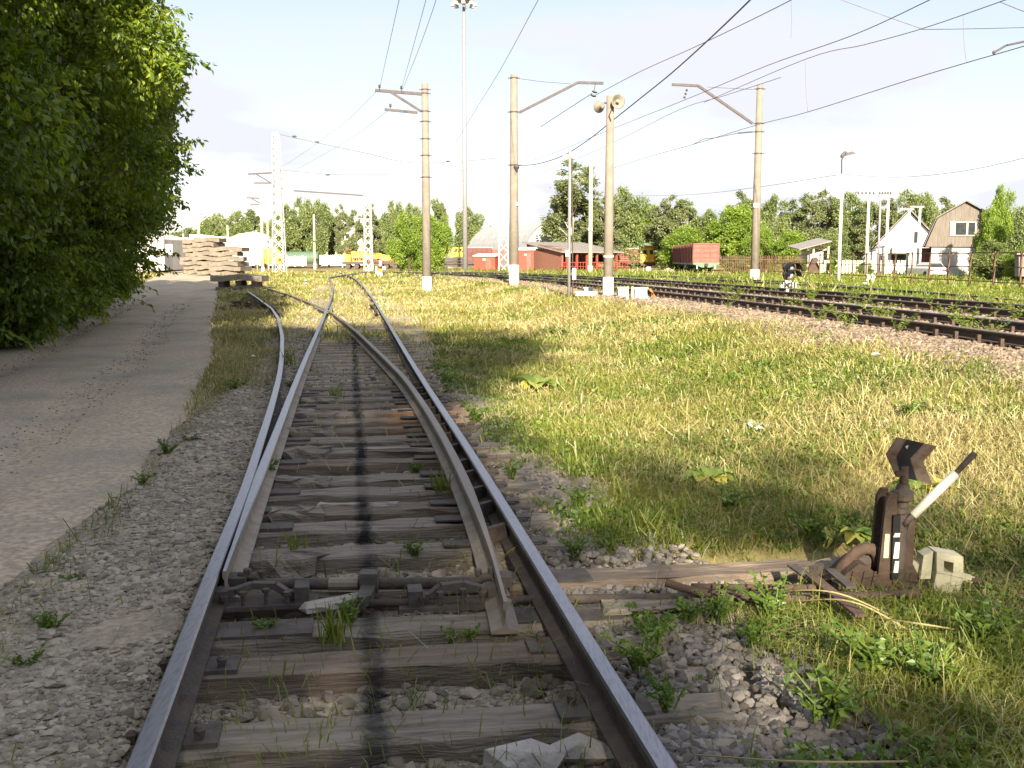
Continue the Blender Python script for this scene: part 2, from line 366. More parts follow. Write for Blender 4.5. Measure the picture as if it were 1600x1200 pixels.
def stone_ground(name, cols, vscale, bump=.8, dirt=(.17, .14, .11), nscale=1.4, cut=(.42, .58)):
    m = bpy.data.materials.new(name); m.use_nodes = True; t = m.node_tree; l = t.links.new; b = t.nodes['Principled BSDF']
    b.inputs['Roughness'].default_value = .95; b.inputs['Specular IOR Level'].default_value = .1
    tc = t.nodes.new('ShaderNodeTexCoord'); v = t.nodes.new('ShaderNodeTexVoronoi'); v.inputs['Scale'].default_value = vscale; l(tc.outputs['Object'], v.inputs['Vector'])
    sx = t.nodes.new('ShaderNodeSeparateColor'); l(v.outputs['Color'], sx.inputs[0]); r = t.nodes.new('ShaderNodeValToRGB'); e = r.color_ramp.elements
    e[0].color = cols[0] + (1,); e[1].color = cols[-1] + (1,)
    for i, c in enumerate(cols[1:-1]): q = e.new((i + 1) / (len(cols) - 1)); q.color = c + (1,)
    l(sx.outputs[0], r.inputs['Fac'])
    n = t.nodes.new('ShaderNodeTexNoise'); n.inputs['Scale'].default_value = nscale; n.inputs['Detail'].default_value = 7; n.inputs['Roughness'].default_value = .65; l(tc.outputs['Object'], n.inputs['Vector'])
    k = t.nodes.new('ShaderNodeMapRange'); k.inputs['From Min'].default_value = cut[0]; k.inputs['From Max'].default_value = cut[1]; l(n.outputs['Fac'], k.inputs['Value'])
    n3 = t.nodes.new('ShaderNodeTexNoise'); n3.inputs['Scale'].default_value = 22; n3.inputs['Detail'].default_value = 5; l(tc.outputs['Object'], n3.inputs['Vector'])
    dr = t.nodes.new('ShaderNodeValToRGB'); dr.color_ramp.elements[0].color = tuple(x * .75 for x in dirt) + (1,); dr.color_ramp.elements[1].color = tuple(x * 1.25 for x in dirt) + (1,)
    dr.color_ramp.elements[0].position = .35; dr.color_ramp.elements[1].position = .65; l(n3.outputs['Fac'], dr.inputs['Fac'])
    mx = t.nodes.new('ShaderNodeMix'); mx.data_type = 'RGBA'; l(dr.outputs[0], mx.inputs['B']); l(k.outputs[0], mx.inputs['Factor']); l(r.outputs[0], mx.inputs['A']); l(mx.outputs['Result'], b.inputs['Base Color'])
    mm = t.nodes.new('ShaderNodeMath'); mm.operation = 'MULTIPLY'; l(v.outputs['Distance'], mm.inputs[0]); iv = t.nodes.new('ShaderNodeMath'); iv.operation = 'SUBTRACT'; iv.inputs[0].default_value = 1.1; l(k.outputs[0], iv.inputs[1]); l(iv.outputs[0], mm.inputs[1])
    ad = t.nodes.new('ShaderNodeMath'); ad.operation = 'MULTIPLY_ADD'; ad.inputs[1].default_value = -1; l(mm.outputs[0], ad.inputs[0]); l(n3.outputs['Fac'], ad.inputs[2])
    bp = t.nodes.new('ShaderNodeBump'); bp.inputs['Strength'].default_value = bump; bp.inputs['Distance'].default_value = .03; l(ad.outputs[0], bp.inputs['Height']); l(bp.outputs[0], b.inputs['Normal'])
    MATS[name] = m
stone_ground('bed_gravel', [(.23, .20, .155), (.34, .295, .235), (.43, .375, .30)], 56, .7, (.39, .325, .24))
stone_ground('ballast_pink', [(.15, .12, .095), (.24, .19, .15), (.32, .26, .205)], 18, 1.0, (.24, .185, .13))
stone_ground('road_dirt', [(.26, .23, .19), (.37, .325, .26), (.46, .40, .325)], 80, .3, (.47, .385, .285), .6, (.36, .54))
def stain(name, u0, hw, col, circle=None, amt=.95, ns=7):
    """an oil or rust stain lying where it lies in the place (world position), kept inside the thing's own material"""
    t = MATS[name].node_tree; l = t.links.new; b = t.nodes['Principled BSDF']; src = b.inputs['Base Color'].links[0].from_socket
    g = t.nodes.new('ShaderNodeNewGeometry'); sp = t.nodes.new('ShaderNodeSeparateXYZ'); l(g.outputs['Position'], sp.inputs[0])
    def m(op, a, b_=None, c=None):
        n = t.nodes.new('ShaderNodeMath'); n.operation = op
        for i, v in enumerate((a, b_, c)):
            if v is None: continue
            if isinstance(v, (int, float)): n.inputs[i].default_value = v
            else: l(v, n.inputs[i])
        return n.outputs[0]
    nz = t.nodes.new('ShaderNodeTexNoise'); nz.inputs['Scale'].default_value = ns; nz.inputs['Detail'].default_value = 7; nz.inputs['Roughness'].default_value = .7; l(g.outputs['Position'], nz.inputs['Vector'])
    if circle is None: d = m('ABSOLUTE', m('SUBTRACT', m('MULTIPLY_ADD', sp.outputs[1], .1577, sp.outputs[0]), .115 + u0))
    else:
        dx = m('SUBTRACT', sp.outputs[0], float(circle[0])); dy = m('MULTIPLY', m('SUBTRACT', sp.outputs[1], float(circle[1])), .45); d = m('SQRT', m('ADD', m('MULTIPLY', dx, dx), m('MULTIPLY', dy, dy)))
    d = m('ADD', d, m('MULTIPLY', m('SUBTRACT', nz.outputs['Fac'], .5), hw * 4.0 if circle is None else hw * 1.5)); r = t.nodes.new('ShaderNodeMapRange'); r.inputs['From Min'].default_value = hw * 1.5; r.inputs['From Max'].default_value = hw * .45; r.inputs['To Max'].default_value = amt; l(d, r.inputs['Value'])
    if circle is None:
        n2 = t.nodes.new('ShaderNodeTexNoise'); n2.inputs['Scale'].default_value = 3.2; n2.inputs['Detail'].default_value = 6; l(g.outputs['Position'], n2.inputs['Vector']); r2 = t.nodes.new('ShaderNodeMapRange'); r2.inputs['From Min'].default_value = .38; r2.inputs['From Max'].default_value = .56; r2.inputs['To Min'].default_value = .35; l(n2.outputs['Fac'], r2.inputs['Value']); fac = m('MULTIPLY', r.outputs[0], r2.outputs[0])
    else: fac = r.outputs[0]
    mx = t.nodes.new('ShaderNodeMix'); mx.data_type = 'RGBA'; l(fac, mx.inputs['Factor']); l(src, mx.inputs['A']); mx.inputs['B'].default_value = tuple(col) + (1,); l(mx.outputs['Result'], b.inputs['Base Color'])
mat('stone_grey', (.38, .33, .265), .95, (.26, .225, .18), 6, isl=.4, spec=.1)
mat('stone_brown', (.27, .23, .18), .95, (.16, .135, .105), 6, isl=.5, spec=.1)
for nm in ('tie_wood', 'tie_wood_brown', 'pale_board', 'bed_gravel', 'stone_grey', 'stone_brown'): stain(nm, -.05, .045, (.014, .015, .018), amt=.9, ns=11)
gr = G(662, 648, 0)
for nm in ('bed_gravel', 'stone_grey', 'tie_wood', 'tie_wood_brown'): stain(nm, 0, .42, (.36, .20, .10), circle=gr, amt=.8, ns=3)
# base ground, one sheet to the horizon
xs = np.concatenate([-nu(0, 700, .16, .09)[::-1], nu(0, 700, .16, .09)[1:]]); ys = np.concatenate([-nu(0, 120, .25, .12)[::-1], nu(0, 1500, .14, .07)[1:]])
XX, YY = np.meshgrid(xs, ys)
U = XX - xc(YY); UR = XX - xr(YY)
bedmask = ss(-2.6, -1.9, U) * (1 - ss(1.3, 2.1, U)) * (1 - ss(40, 60, YY))
roadm = (ss(-3.0, -2.2, UR) * (1 - ss(2.2, 3.0, UR))) * (1 - ss(125, 150, YY))
ms = XX - xm(YY); mainm = ss(-2.4, -1.5, ms) * (1 - ss(7.4, 8.2, ms)) * (1 - ss(66, 72, YY))
Z = T(XX, YY) - .16 * np.clip(bedmask + roadm + mainm, 0, 1) + .07 * fbm(XX * 1.1, YY * 1.1, 4, 3) * (1 - ss(60, 120, YY)) \
    + .9 * ss(-9, -16, XX - xr(YY) + 2) * 0
Z = Z - .02 - pit(XX, YY)
tag(grid_obj('ground', XX, YY, Z, 'ground_soil'), 'grassy uneven waste ground around the railway tracks', 'ground', kind='structure')
# dirt road
yr = nu(-14, 142, .16, .05); wr = np.linspace(-3.3, 3.3, 56); WW, YR = np.meshgrid(wr, yr); XR = xr(YR) + WW
edge = .12 * ss(2.0, 3.2, np.abs(WW) + .5 * fbm(XR * .6, YR * .35, 3, 9))
rut = -.045 * np.exp(-((np.abs(WW) - .95) / .35) ** 2)
ZR = T(XR, YR) - .03 + rut + .025 * fbm(XR * 1.6, YR * .8, 4, 5) - edge * 1.7
tag(grid_obj('road', XR, YR, ZR, 'road_dirt'), 'rutted grey dirt road beside the tall leafy trees', 'road', kind='structure')
# gravel bed of the siding
yb = nu(-12, 58, .07, .06); wb = np.concatenate([np.arange(-3.7, -1.9, .08), np.arange(-1.9, 1.5, .055), np.arange(1.5, 2.8, .08)])
WB, YB = np.meshgrid(wb, yb); XB = xc(YB) + WB
def bed_z(W, Y):
    X = xc(Y) + W; deep = .085 * (1 - ss(9, 15, Y)) + .015 * (1 - ss(20, 30, Y))
    inside = ss(-.98, -.78, W) * (1 - ss(1.0, 1.15, W))
    z = T(X, Y) + .035 * (1 - inside) * (1 - ss(-1.0, 1.2, W)) - deep * inside - .045 * ss(.9, 1.2, W) * (1 - ss(7, 12, Y))
    z = z - .15 * (1 - ss(-2.25, -1.55, W + .5 * fbm(X * .8, Y * .5, 3, 21))) - .2 * ss(1.5, 2.5, W + .9 * fbm(X, Y, 3, 22))
    return z + .03 * fbm(X * 3, Y * 3, 3, 4) - pit(X, Y) * .6
ZB = bed_z(WB, YB)
tag(grid_obj('track_bed', XB, YB, ZB, 'bed_gravel'), 'dusty grey gravel bed under the siding', 'track bed', kind='structure')
# ballast of the main line
ym = nu(-6, 72, .12, .05); wm = np.arange(-4.3, 8.6, .13); WM, YM = np.meshgrid(wm, ym); XM = xm(YM) + WM
def main_z(W, Y):
    X = xm(Y) + W
    return T(X, Y) + .02 - .22 * (1 - ss(-2.9, -1.7, W + .9 * fbm(X * .5, Y * .5, 3, 31))) - .25 * ss(7.0, 8.0, W) + .03 * fbm(X * 2.5, Y * 2.5, 3, 33)
ZM = main_z(WM, YM)
tag(grid_obj('ballast', XM, YM, ZM, 'ballast_pink'), 'pinkish crushed stone ballast of the main tracks', 'ballast', kind='structure')

# ------------------------------------------------------------------ loose stones
PHI = (1 + 5 ** .5) / 2
ICO = np.array([(-1, PHI, 0), (1, PHI, 0), (-1, -PHI, 0), (1, -PHI, 0), (0, -1, PHI), (0, 1, PHI), (0, -1, -PHI), (0, 1, -PHI), (PHI, 0, -1), (PHI, 0, 1), (-PHI, 0, -1), (-PHI, 0, 1)]) / 1.9
ICF = np.array([(0, 11, 5), (0, 5, 1), (0, 1, 7), (0, 7, 10), (0, 10, 11), (1, 5, 9), (5, 11, 4), (11, 10, 2), (10, 7, 6), (7, 1, 8), (3, 9, 4), (3, 4, 2), (3, 2, 6), (3, 6, 8), (3, 8, 9), (4, 9, 5), (2, 4, 11), (6, 2, 10), (8, 6, 7), (9, 8, 1)])
def stones(name, X, Y, Zs, size, material, label, flat=.6):
    n = len(X); V = ICO[None] * (1 + rng.uniform(-.28, .28, (n, 12, 1))) * (size[:, None, None] * rng.uniform(.7, 1.3, (n, 1, 3)))
    V[:, :, 2] *= flat; a = rng.uniform(0, 6.28, n); b = rng.uniform(-.4, .4, n)
    c, s = np.cos(a)[:, None], np.sin(a)[:, None]; x, y, z = V[..., 0].copy(), V[..., 1].copy(), V[..., 2].copy()
    cb, sb = np.cos(b)[:, None], np.sin(b)[:, None]; x, z = x * cb - z * sb, x * sb + z * cb
    V[..., 0] = x * c - y * s + X[:, None]; V[..., 1] = x * s + y * c + Y[:, None]; V[..., 2] = z + (Zs + size * flat * .25)[:, None]
    idx = (ICF[None] + (np.arange(n) * 12)[:, None, None]).reshape(-1)
    return tag(npmesh(name, V.reshape(-1, 3), np.full(n * 20, 3), idx, material), label, 'gravel', kind='stuff')
mat('stone_blue', (.25, .225, .20), .9, (.16, .145, .13), 6, isl=.45, spec=.15)
mat('stone_pink', (.27, .215, .165), .95, (.18, .14, .11), 5, isl=.4, spec=.1)
def samp(n, y0, y1, p=1.0):
    return y0 * (y1 / y0) ** (rng.uniform(0, 1, n) ** p)
n = 22000; Y = samp(n, 1.6, 26); Wd = rng.uniform(-2.15, -.86, n); keep = (fbm((xc(Y) + Wd) * .9, Y * .9, 3, 41) > -.16) & (rng.uniform(0, 1, n) < 1 - .9 * ss(-1.5, -2.1, Wd)); Y, Wd = Y[keep], Wd[keep]
stones('shoulder_gravel', xc(Y) + Wd, Y, bed_z(Wd, Y), rng.uniform(.005, .014, len(Y)) * rng.choice([1, 1, 1, 2.0], len(Y)) * (1 + Y / 30), 'stone_grey', 'flat dusty grey stones between the rail and the dirt road', .45)
n = 15000; Y = samp(n, 1.6, 16); Wd = rng.uniform(-.75, 1.2, n); keep = rng.uniform(0, 1, n) < .85 - .5 * ss(5, 12, Y); Y, Wd = Y[keep], Wd[keep]
stones('track_gravel', xc(Y) + Wd, Y, bed_z(Wd, Y), rng.uniform(.01, .03, len(Y)) * rng.choice([.6, .9, 1.4], len(Y)) * (1 + Y / 40), 'stone_brown', 'stones and rubble lying between the timber sleepers', .6)
n = 12000; Y = samp(n, 1.8, 9); Wd = .95 + np.abs(rng.normal(0, .75, n)); keep = (Wd < 2.6 - .12 * Y) & (rng.uniform(0, 1, n) < 1.15 - .12 * Y + .4 * fbm(Wd * 1.2, Y * 1.2, 2, 44)); Y, Wd = Y[keep], Wd[keep]; X = xc(Y) + Wd
stones('bank_gravel', X, Y, np.maximum(bed_z(Wd, Y), T(X, Y) - .04), rng.uniform(.013, .032, len(Y)), 'stone_blue', 'bluish grey crushed stones heaped right of the near rail', .75)
n = 75000; Y = samp(n, 5.5, 66); Wd = rng.uniform(-3.0, 7.6, n); X = xm(Y) + Wd; keep = (X < .62 * Y + 8) & (rng.uniform(0, 1, n) < .75); Y, Wd, X = Y[keep], Wd[keep], X[keep]
stones('ballast_stones', X, Y, main_z(Wd, Y), rng.uniform(.014, .034, len(Y)) * (.75 + Y / 40), 'stone_pink', 'pinkish loose ballast stones along the main tracks', .7)
# road pebbles
n = 5000; Y = samp(n, 4, 40); Wd = rng.normal(0, 1.3, n); X = xr(Y) + Wd
stones('road_pebbles', X, Y, T(X, Y) - .05, rng.uniform(.004, .009, n) * (1 + Y / 15), 'stone_grey', 'small pebbles and crumbs scattered on the dirt road', .5)

# ------------------------------------------------------------------ rails
RP = [(.066, 0), (.066, .012), (.012, .03), (.008, .05), (.008, .105), (.036, .118), (.036, .143), (.029, .152)]
RP = RP + [(-a, b) for a, b in RP[::-1]]
def rail(name, path, z0, mats, label, group=None, head=None, foot=None, zf=None):
    """path (n,2); z0 scalar/array of foot height; head(i)->scale of the head width"""
    P2 = np.asarray(path, float); n = len(P2); t = np.gradient(P2, axis=0); t /= np.linalg.norm(t, axis=1)[:, None]
    nx, ny = t[:, 1], -t[:, 0]; z0 = np.broadcast_to(z0, (n,)); m = len(RP); V = np.zeros((n, m, 3))
    for j, (a, b) in enumerate(RP):
        w = np.full(n, a)
        if head is not None and b > .03: w = a * head
        if foot is not None and b <= .03: w = a * foot
        V[:, j, 0] = P2[:, 0] + nx * w; V[:, j, 1] = P2[:, 1] + ny * w; V[:, j, 2] = z0 + b * (1 if zf is None else zf)
    i = np.arange(n - 1)[:, None] * m + np.arange(m)[None]; j = np.arange(n - 1)[:, None] * m + (np.arange(m)[None] + 1) % m
    q = np.stack([i, i + m, j + m, j], -1).reshape(-1, 4); mi = np.tile([0, 0, 0, 0, 0, 0, 1, 1, 1, 0, 0, 0, 0, 0, 0, 0], n - 1)
    idx = np.concatenate([q.ravel(), np.arange(m)[::1], np.arange((n - 1) * m, n * m)[::-1]])
    o = npmesh(name, V.reshape(-1, 3), [4] * len(q) + [m, m], idx, mats, mi=list(mi) + [0, 0])
    tag(o, label, 'rail', group); return o
def offset(path, d):
    P2 = np.asarray(path, float); t = np.gradient(P2, axis=0); t /= np.linalg.norm(t, axis=1)[:, None]
    return P2 + np.stack([t[:, 1], -t[:, 0]], -1) * d
def tz(path, dz): return T(path[:, 0], path[:, 1]) + dz
RRp = offset(CEN, .795); LLp = offset(CEN, -.795)
rail('rail', RRp, tz(RRp, .02), ['rail_rust', 'rail_steel'], 'right running rail of the siding, longest and shiniest rail in the picture', 'rails of the siding')
# left stock rail: straight part then the diverging curve
k0 = [p for p in LLp if p[1] < 2.2]; SLs = smooth_path([tuple(p) for p in k0] + [tuple(p) for p in SL[0:]], .3, 10)
rail('rail', SLs, tz(SLs, .02), ['rail_rust', 'rail_steel'], 'left outer rail that curves off towards the slab stacks', 'rails of the siding')
# left blade and closure rail = through left rail, tip at (345,940)
tip = G(352, 942, .17); LB = np.array([p for p in LLp if p[1] > tip[1]])
dst = np.interp(LB[:, 1], SLs[:, 1], SLs[:, 0])
LB[:, 0] = np.maximum(LB[:, 0], dst + .062 + .0 * LB[:, 1]); hw = np.clip((LB[:, 1] - tip[1]) / 2.6, .3, 1)
LB = smooth_path([tuple(p) for p in LB], .35, 4); hw = np.clip((LB[:, 1] - tip[1]) / 2.6, .3, 1)
rail('point_rail', LB, tz(LB, .021), ['blade_face', 'rail_steel'], 'left switch blade pressed against the outer rail, running on as through rail', 'switch blades', head=hw)
DRs = smooth_path([tuple(p) for p in DR], .3, 12); hw = np.clip((DRs[:, 1] - DRs[0, 1]) / 2.4, .3, 1)
rail('point_rail', DRs, tz(DRs, .0212), ['blade_face', 'rail_head_dull'], 'right switch blade standing open from the shiny rail, with tan rusty sides', 'switch blades', head=hw)
# check rails and wing rails
def seg(path, y0, y1, off):
    q = offset(path, off); q = q[(q[:, 1] > y0) & (q[:, 1] < y1)]; q = q.copy(); n = len(q)
    s = np.linspace(-1, 1, n); q[:, 0] += np.sign(off) * .09 * ss(.7, 1, np.abs(s)); return q
fr = G(510, 482, .17)
q = seg(RRp, fr[1] - 3, fr[1] + 3, -.125); rail('check_rail', q, tz(q, .01), ['rail_rust', 'rail_rust'], 'short rusty check rail inside the right rail beside the frog', 'check rails')
q = seg(SLs, fr[1] - 3, fr[1] + 3, .125); rail('check_rail', q, tz(q, .01), ['rail_rust', 'rail_rust'], 'short rusty check rail inside the left curved rail', 'check rails')
q = offset(LB, .11); q = q[(q[:, 1] > fr[1] - 2.0) & (q[:, 1] < fr[1] + 1.8)]; rail('wing_rail', q, tz(q, .01), ['rail_rust_tan', 'rail_steel'], 'wing rail on the right side of the frog', 'wing rails')
q = offset(DRs, -.11); q = q[(q[:, 1] > fr[1] - 2.0) & (q[:, 1] < fr[1] + 1.8)]; rail('wing_rail', q, tz(q, .011), ['rail_rust_tan', 'rail_steel'], 'wing rail on the left side of the frog', 'wing rails')
# main tracks
MU = np.array([(x, y) for x, y in zip(np.interp(np.arange(-12, 92, 1.), XM_Y, XM_X), np.arange(-12, 92, 1.))]); MU = smooth_path([tuple(p) for p in MU], 1, 20)
main_offs = [(0, 'nearest'), (1.59, 'second'), (3.75, 'third'), (5.34, 'fourth')]
for k, (o_, w) in enumerate(main_offs):
    q = offset(MU, o_); rail('rail', q, T(q[:, 0], q[:, 1]) + .05, ['rail_rust', 'rail_steel' if k % 2 else 'rail_head_dull'], w + ' of the four main line rails, counted from the grass', 'rails of the main tracks')
for k, o_ in enumerate((8.6, 10.19)):
    q = offset(MU, o_); q = q[q[:, 1] < 66]; rail('rail', q, T(q[:, 0], q[:, 1]) + .04, ['rail_rust', 'rail_steel'], ['nearer', 'farther'][k] + ' rail of the overgrown third track at the right edge', 'rails of the third track')
# distant cross track seen behind the siding curve
for k, (a, b, c) in enumerate([((380, 414.5), (500, 414.5), (690, 420.5)), ((380, 412.5), (500, 412.8), (700, 418.4))]):
    q = smooth_path([tuple(G(*p, .15)[:2]) for p in (a, b, c)], 2, 10); rail('rail', q, tz(q, .03), ['rail_rust', 'rail_rust'], ['nearer', 'farther'][k] + ' rail of the far track crossing before the yellow wagons', 'rails of the far track')

# ------------------------------------------------------------------ sleepers
def plank(L, w, h, n=14, jit=.006, ch=.018, seed=0):
    r = np.random.default_rng(seed); cs = [(-w / 2, -h), (w / 2, -h), (w / 2, -ch), (w / 2 - ch, 0), (w * .18, .002), (-w * .08, -.002), (-w / 2 + ch, 0), (-w / 2, -ch)]
    m = len(cs); mb = MB(); vs = []
    for i in range(n + 1):
        x = -L / 2 + L * i / n; e = 1 - .12 * (i in (0, n)); dy = r.normal(0, jit)
        for a, b in cs: vs.append((x + r.normal(0, jit) * (i in (0, n)) * 2, a * e + dy * .5 + r.normal(0, jit), b + r.normal(0, jit * .6)))
    fs = [(i * m + k, i * m + (k + 1) % m, (i + 1) * m + (k + 1) % m, (i + 1) * m + k) for i in range(n) for k in range(m)]
    fs += [tuple(range(m))[::-1], tuple(range(n * m, n * m + m))]; mb.add(vs, fs); return mb
def head_ang(Y):
    i = np.searchsorted(CEN[:, 1], Y); i = min(max(i, 1), len(CEN) - 1); d = CEN[i] - CEN[i - 1]; return math.atan2(d[1], d[0]) - math.pi / 2
tie_px = [1156, 1044]
TY = []
for py in tie_px:
    g = G(600, py, 0.0); TY.append(g[1] + .12)
TY = [TY[0] - .6 * 2, TY[0] - .6] + TY
y_long1 = G(900, 968, 0)[1]; y_long2 = G(900, 905, 0)[1]
for py in (867, 826, 799, 771, 751, 724, 704, 688): TY.append(G(590, py, 0)[1] + .11)
while TY[-1] < 31: TY.append(TY[-1] + .56)
base_n = 0
def clips(par, L, wmb):
    for sgn in (-1, 1):
        x = sgn * .795
        mb = MB(); mb.box((x, 0, .008), (.34, .17, .02)); mb.build('base_plate', 'iron_grey', par)
        for dx in (-.10, .10):
            m2 = MB(); m2.box((x + dx, .04, .025), (.03, .035, .045)); m2.lathe((x + dx, .04, .03), [(.018, 0), (.02, .018), (.012, .03)], 8); m2.build('spike', 'iron_dark', par)
for i, y in enumerate(TY):
    a = head_ang(y); x0 = float(xc(y)); right = 1.25
    div = float(np.interp(y, SLs[:, 1], SLs[:, 0])); left = min(-1.25, (div - x0) - .45) if y > 8 else -1.28
    left = max(left, -3.3); L_ = right - left + random.uniform(-.06, .1); cx = (right + left) / 2
    vis = i + 1
    lab = ('weathered timber sleeper, ' + ordi(vis - 2) + ' one up from the bottom edge of the photo') if vis > 2 else ['weathered timber sleeper two below the bottom edge of the photo', 'weathered timber sleeper just below the bottom edge of the photo'][i]
    c, s = math.cos(a), math.sin(a)
    e = empty('sleeper', (x0 + cx * c, y + cx * s, gz(x0, y)), lab, 'sleeper', 'timber sleepers of the siding', a)
    pl = plank(L_, .24, .17, seed=i, jit=.009 if y < 12 else .006).build('timber', 'tie_wood' if i % 3 else 'tie_wood_brown', e)
    if y < 13:
        for sgn in (-1, 1):
            x = sgn * .795 - cx
            if y < 4.7 or (sgn > 0):
                mb = MB(); mb.box((x, 0, .006), (.36, .16, .022)); mb.build('base_plate', 'iron_grey', e)
                for dx in (-.115, .115):
                    m2 = MB(); m2.box((x + dx, .035 * sgn, .022), (.03, .035, .045)); m2.lathe((x + dx, .035 * sgn, .03), [(.018, 0), (.022, .02), (.01, .032)], 8); m2.build('spike', 'iron_dark', e)
            else:
                mb = MB(); mb.box((x + .04, 0, .006), (.48, .15, .022)); mb.build('slide_plate', 'iron_grey', e)
        if y > 5.6:
            mb = MB(); mb.box((.70 - cx, 0, .017), (.62, .12, .012)); mb.build('slide_plate', 'iron_dark', e)
            mb = MB(); mb.bar((.66 - cx, .0, .06), (.86 - cx, .02, .10), .05, .09); mb.bar((.9 - cx, 0, .03), (.83 - cx, 0, .11), .05, .03); mb.build('rail_brace', 'iron_dark', e)
            # broken stub of old timber beside the left blade
            if i % 2 == 0: plank(.34 + .1 * random.random(), .17, .12, 4, .02, .03, seed=i + 90).build('timber_stub', 'tie_wood', e, loc=(-.52 - cx, -.09, .035))
# main line sleepers: copies of one
def main_sleeper(off, group, label, y0, y1):
    pr = None; y = y0
    while y < y1:
        c0 = float(np.interp(y, MU[:, 1], MU[:, 0])); d = np.interp(y + .5, MU[:, 1], MU[:, 0]) - c0; a = -math.atan2(d, .5); x = c0 + off * math.cos(a); yy = y + off * math.sin(a)
        if pr is None:
            pr = empty('sleeper', (x, yy, gz(x, yy) + .035), label, 'sleeper', group, a); plank(2.7, .24, .15, 5, seed=5).build('timber', 'tie_wood_brown', pr)
            for xx in (-.795, .795):
                for s in (-1, 1): mb = MB(); mb.box((xx + s * .1, 0, .05), (.05, .06, .12)); mb.build('rail_clip', 'iron_rust', pr)
        else: copy_tree(pr, loc=(x, yy, gz(x, yy) + .035 + random.uniform(-.02, .0)), rz=a + random.uniform(-.02, .02))
        y += .6
main_sleeper(.795, 'sleepers under the nearer main track', 'brown timber sleeper half buried in ballast under the nearer main track', 9.6, 50)
main_sleeper(4.545, 'sleepers under the farther main track', 'brown timber sleeper half buried in ballast under the farther main track', 16, 50)
# ================================================================== TURNOUT MACHINERY
mat('target_rust', (.19, .15, .115), .9, (.14, .068, .042), 22, lo=.45, hi=.66, bump=.2)
mat('handle_white', (.80, .82, .74), .4, (.70, .72, .62), 5)
def long_timber(px, py, u0, u1, label, seed, mt):
    g = G(px, py, 0.0); yc = g[1] - .16 * (g[0] - float(xc(g[1]))); a = head_ang(yc); x0 = float(xc(yc)); c, s = math.cos(a), math.sin(a); cu = (u0 + u1) / 2
    e = empty('sleeper', (x0 + cu * c, yc + cu * s, -.005), label, 'sleeper', 'long timbers carrying the switch lever', a)
    plank(u1 - u0, .25, .18, 26, .010, .02, seed).build('timber', mt, e); return e
lt1 = long_timber(900, 957, -1.2, 2.95, 'long weathered timber under the switch blade tips, nearer one carrying the lever', 71, 'tie_wood')
lt2 = long_timber(900, 898, -1.2, 2.75, 'long split timber behind the pull rod, farther one carrying the lever', 72, 'tie_wood_brown')
def stage(e, boxes, name, m):
    for b in boxes: mb = MB(); mb.box(*b); mb.build(name, m, e)
stage(lt1, [((-.05, 0, .004), (.62, .20, .014)), ((-1.45, 0, .006), (.5, .2, .02))], 'base_plate', 'iron_grey')
stage(lt2, [((.10, 0, .004), (.5, .20, .014))], 'base_plate', 'iron_grey')
plank(.5, .17, .02, 4, .008, .004, 3).build('split_board', 'tie_wood', lt1, loc=(.45, .02, .03), rz=.1)
# switch rod between the blades
a0, a1 = G(372, 907, .07), G(784, 905, .07); mid = (a0 + a1) / 2
e = empty('switch_rod', mid * np.array([1, 1, 0]), 'thick black greasy rod joining the two switch blades', 'switch rod')
def rel(p): return np.array(p) - np.array(e.location)
pp = [a0 + (a1 - a0) * t for t in (0, .07, .1, .5, .9, .93, 1)]; zs = [.02, .02, -.02, -.02, -.02, .01, .02]
m = MB().tube([rel(p) + np.array([0, 0, z]) for p, z in zip(pp, zs)], [.022, .024, .03, .031, .03, .024, .022], 10); m.build('rod', 'iron_dark', e, smooth=True)
q = rel(a0 + (a1 - a0) * .40); m = MB().tube([q + [-.075, -.0, -.02], q + [.075, 0, -.02]], .0335, 10); m.build('worn_sleeve', 'blade_face', e)
q = rel(a0 + (a1 - a0) * .50); m = MB().box(q + [0, -.02, 0], (.09, .09, .10)).box(q + [0, -.13, -.03], (.07, .2, .05)); m.lathe(q + [0, -.26, -.045], [(.03, 0), (.03, .05)], 10, axis=(0, 0, 1)); m.build('yoke', 'iron_grey', e)
for t, sg in ((0, 1), (1, -1)):
    q = rel(a0 + (a1 - a0) * t); m = MB().box(q + [sg * .0, 0, .0], (.10, .11, .055)).lathe(q + [sg * .05, 0, .03], [(.022, 0), (.022, .03), (.012, .035)], 6).lathe(q + [sg * .12, 0, .02], [(.018, 0), (.018, .03)], 6); m.build('rod_clamp', 'iron_grey', e)
# pull rod from the yoke out to the lever
p0, p1, p2 = G(572, 943, .03), G(900, 936, .015), G(1330, 932, .03)
o = MB().tube([p0, (p0 + p1) / 2, p1, p2], [.022, .022, .026, .026], 8).build('pull_rod', 'iron_dark', smooth=True); tag(o, 'straight black pull rod passing under the right rail to the lever', 'rod')
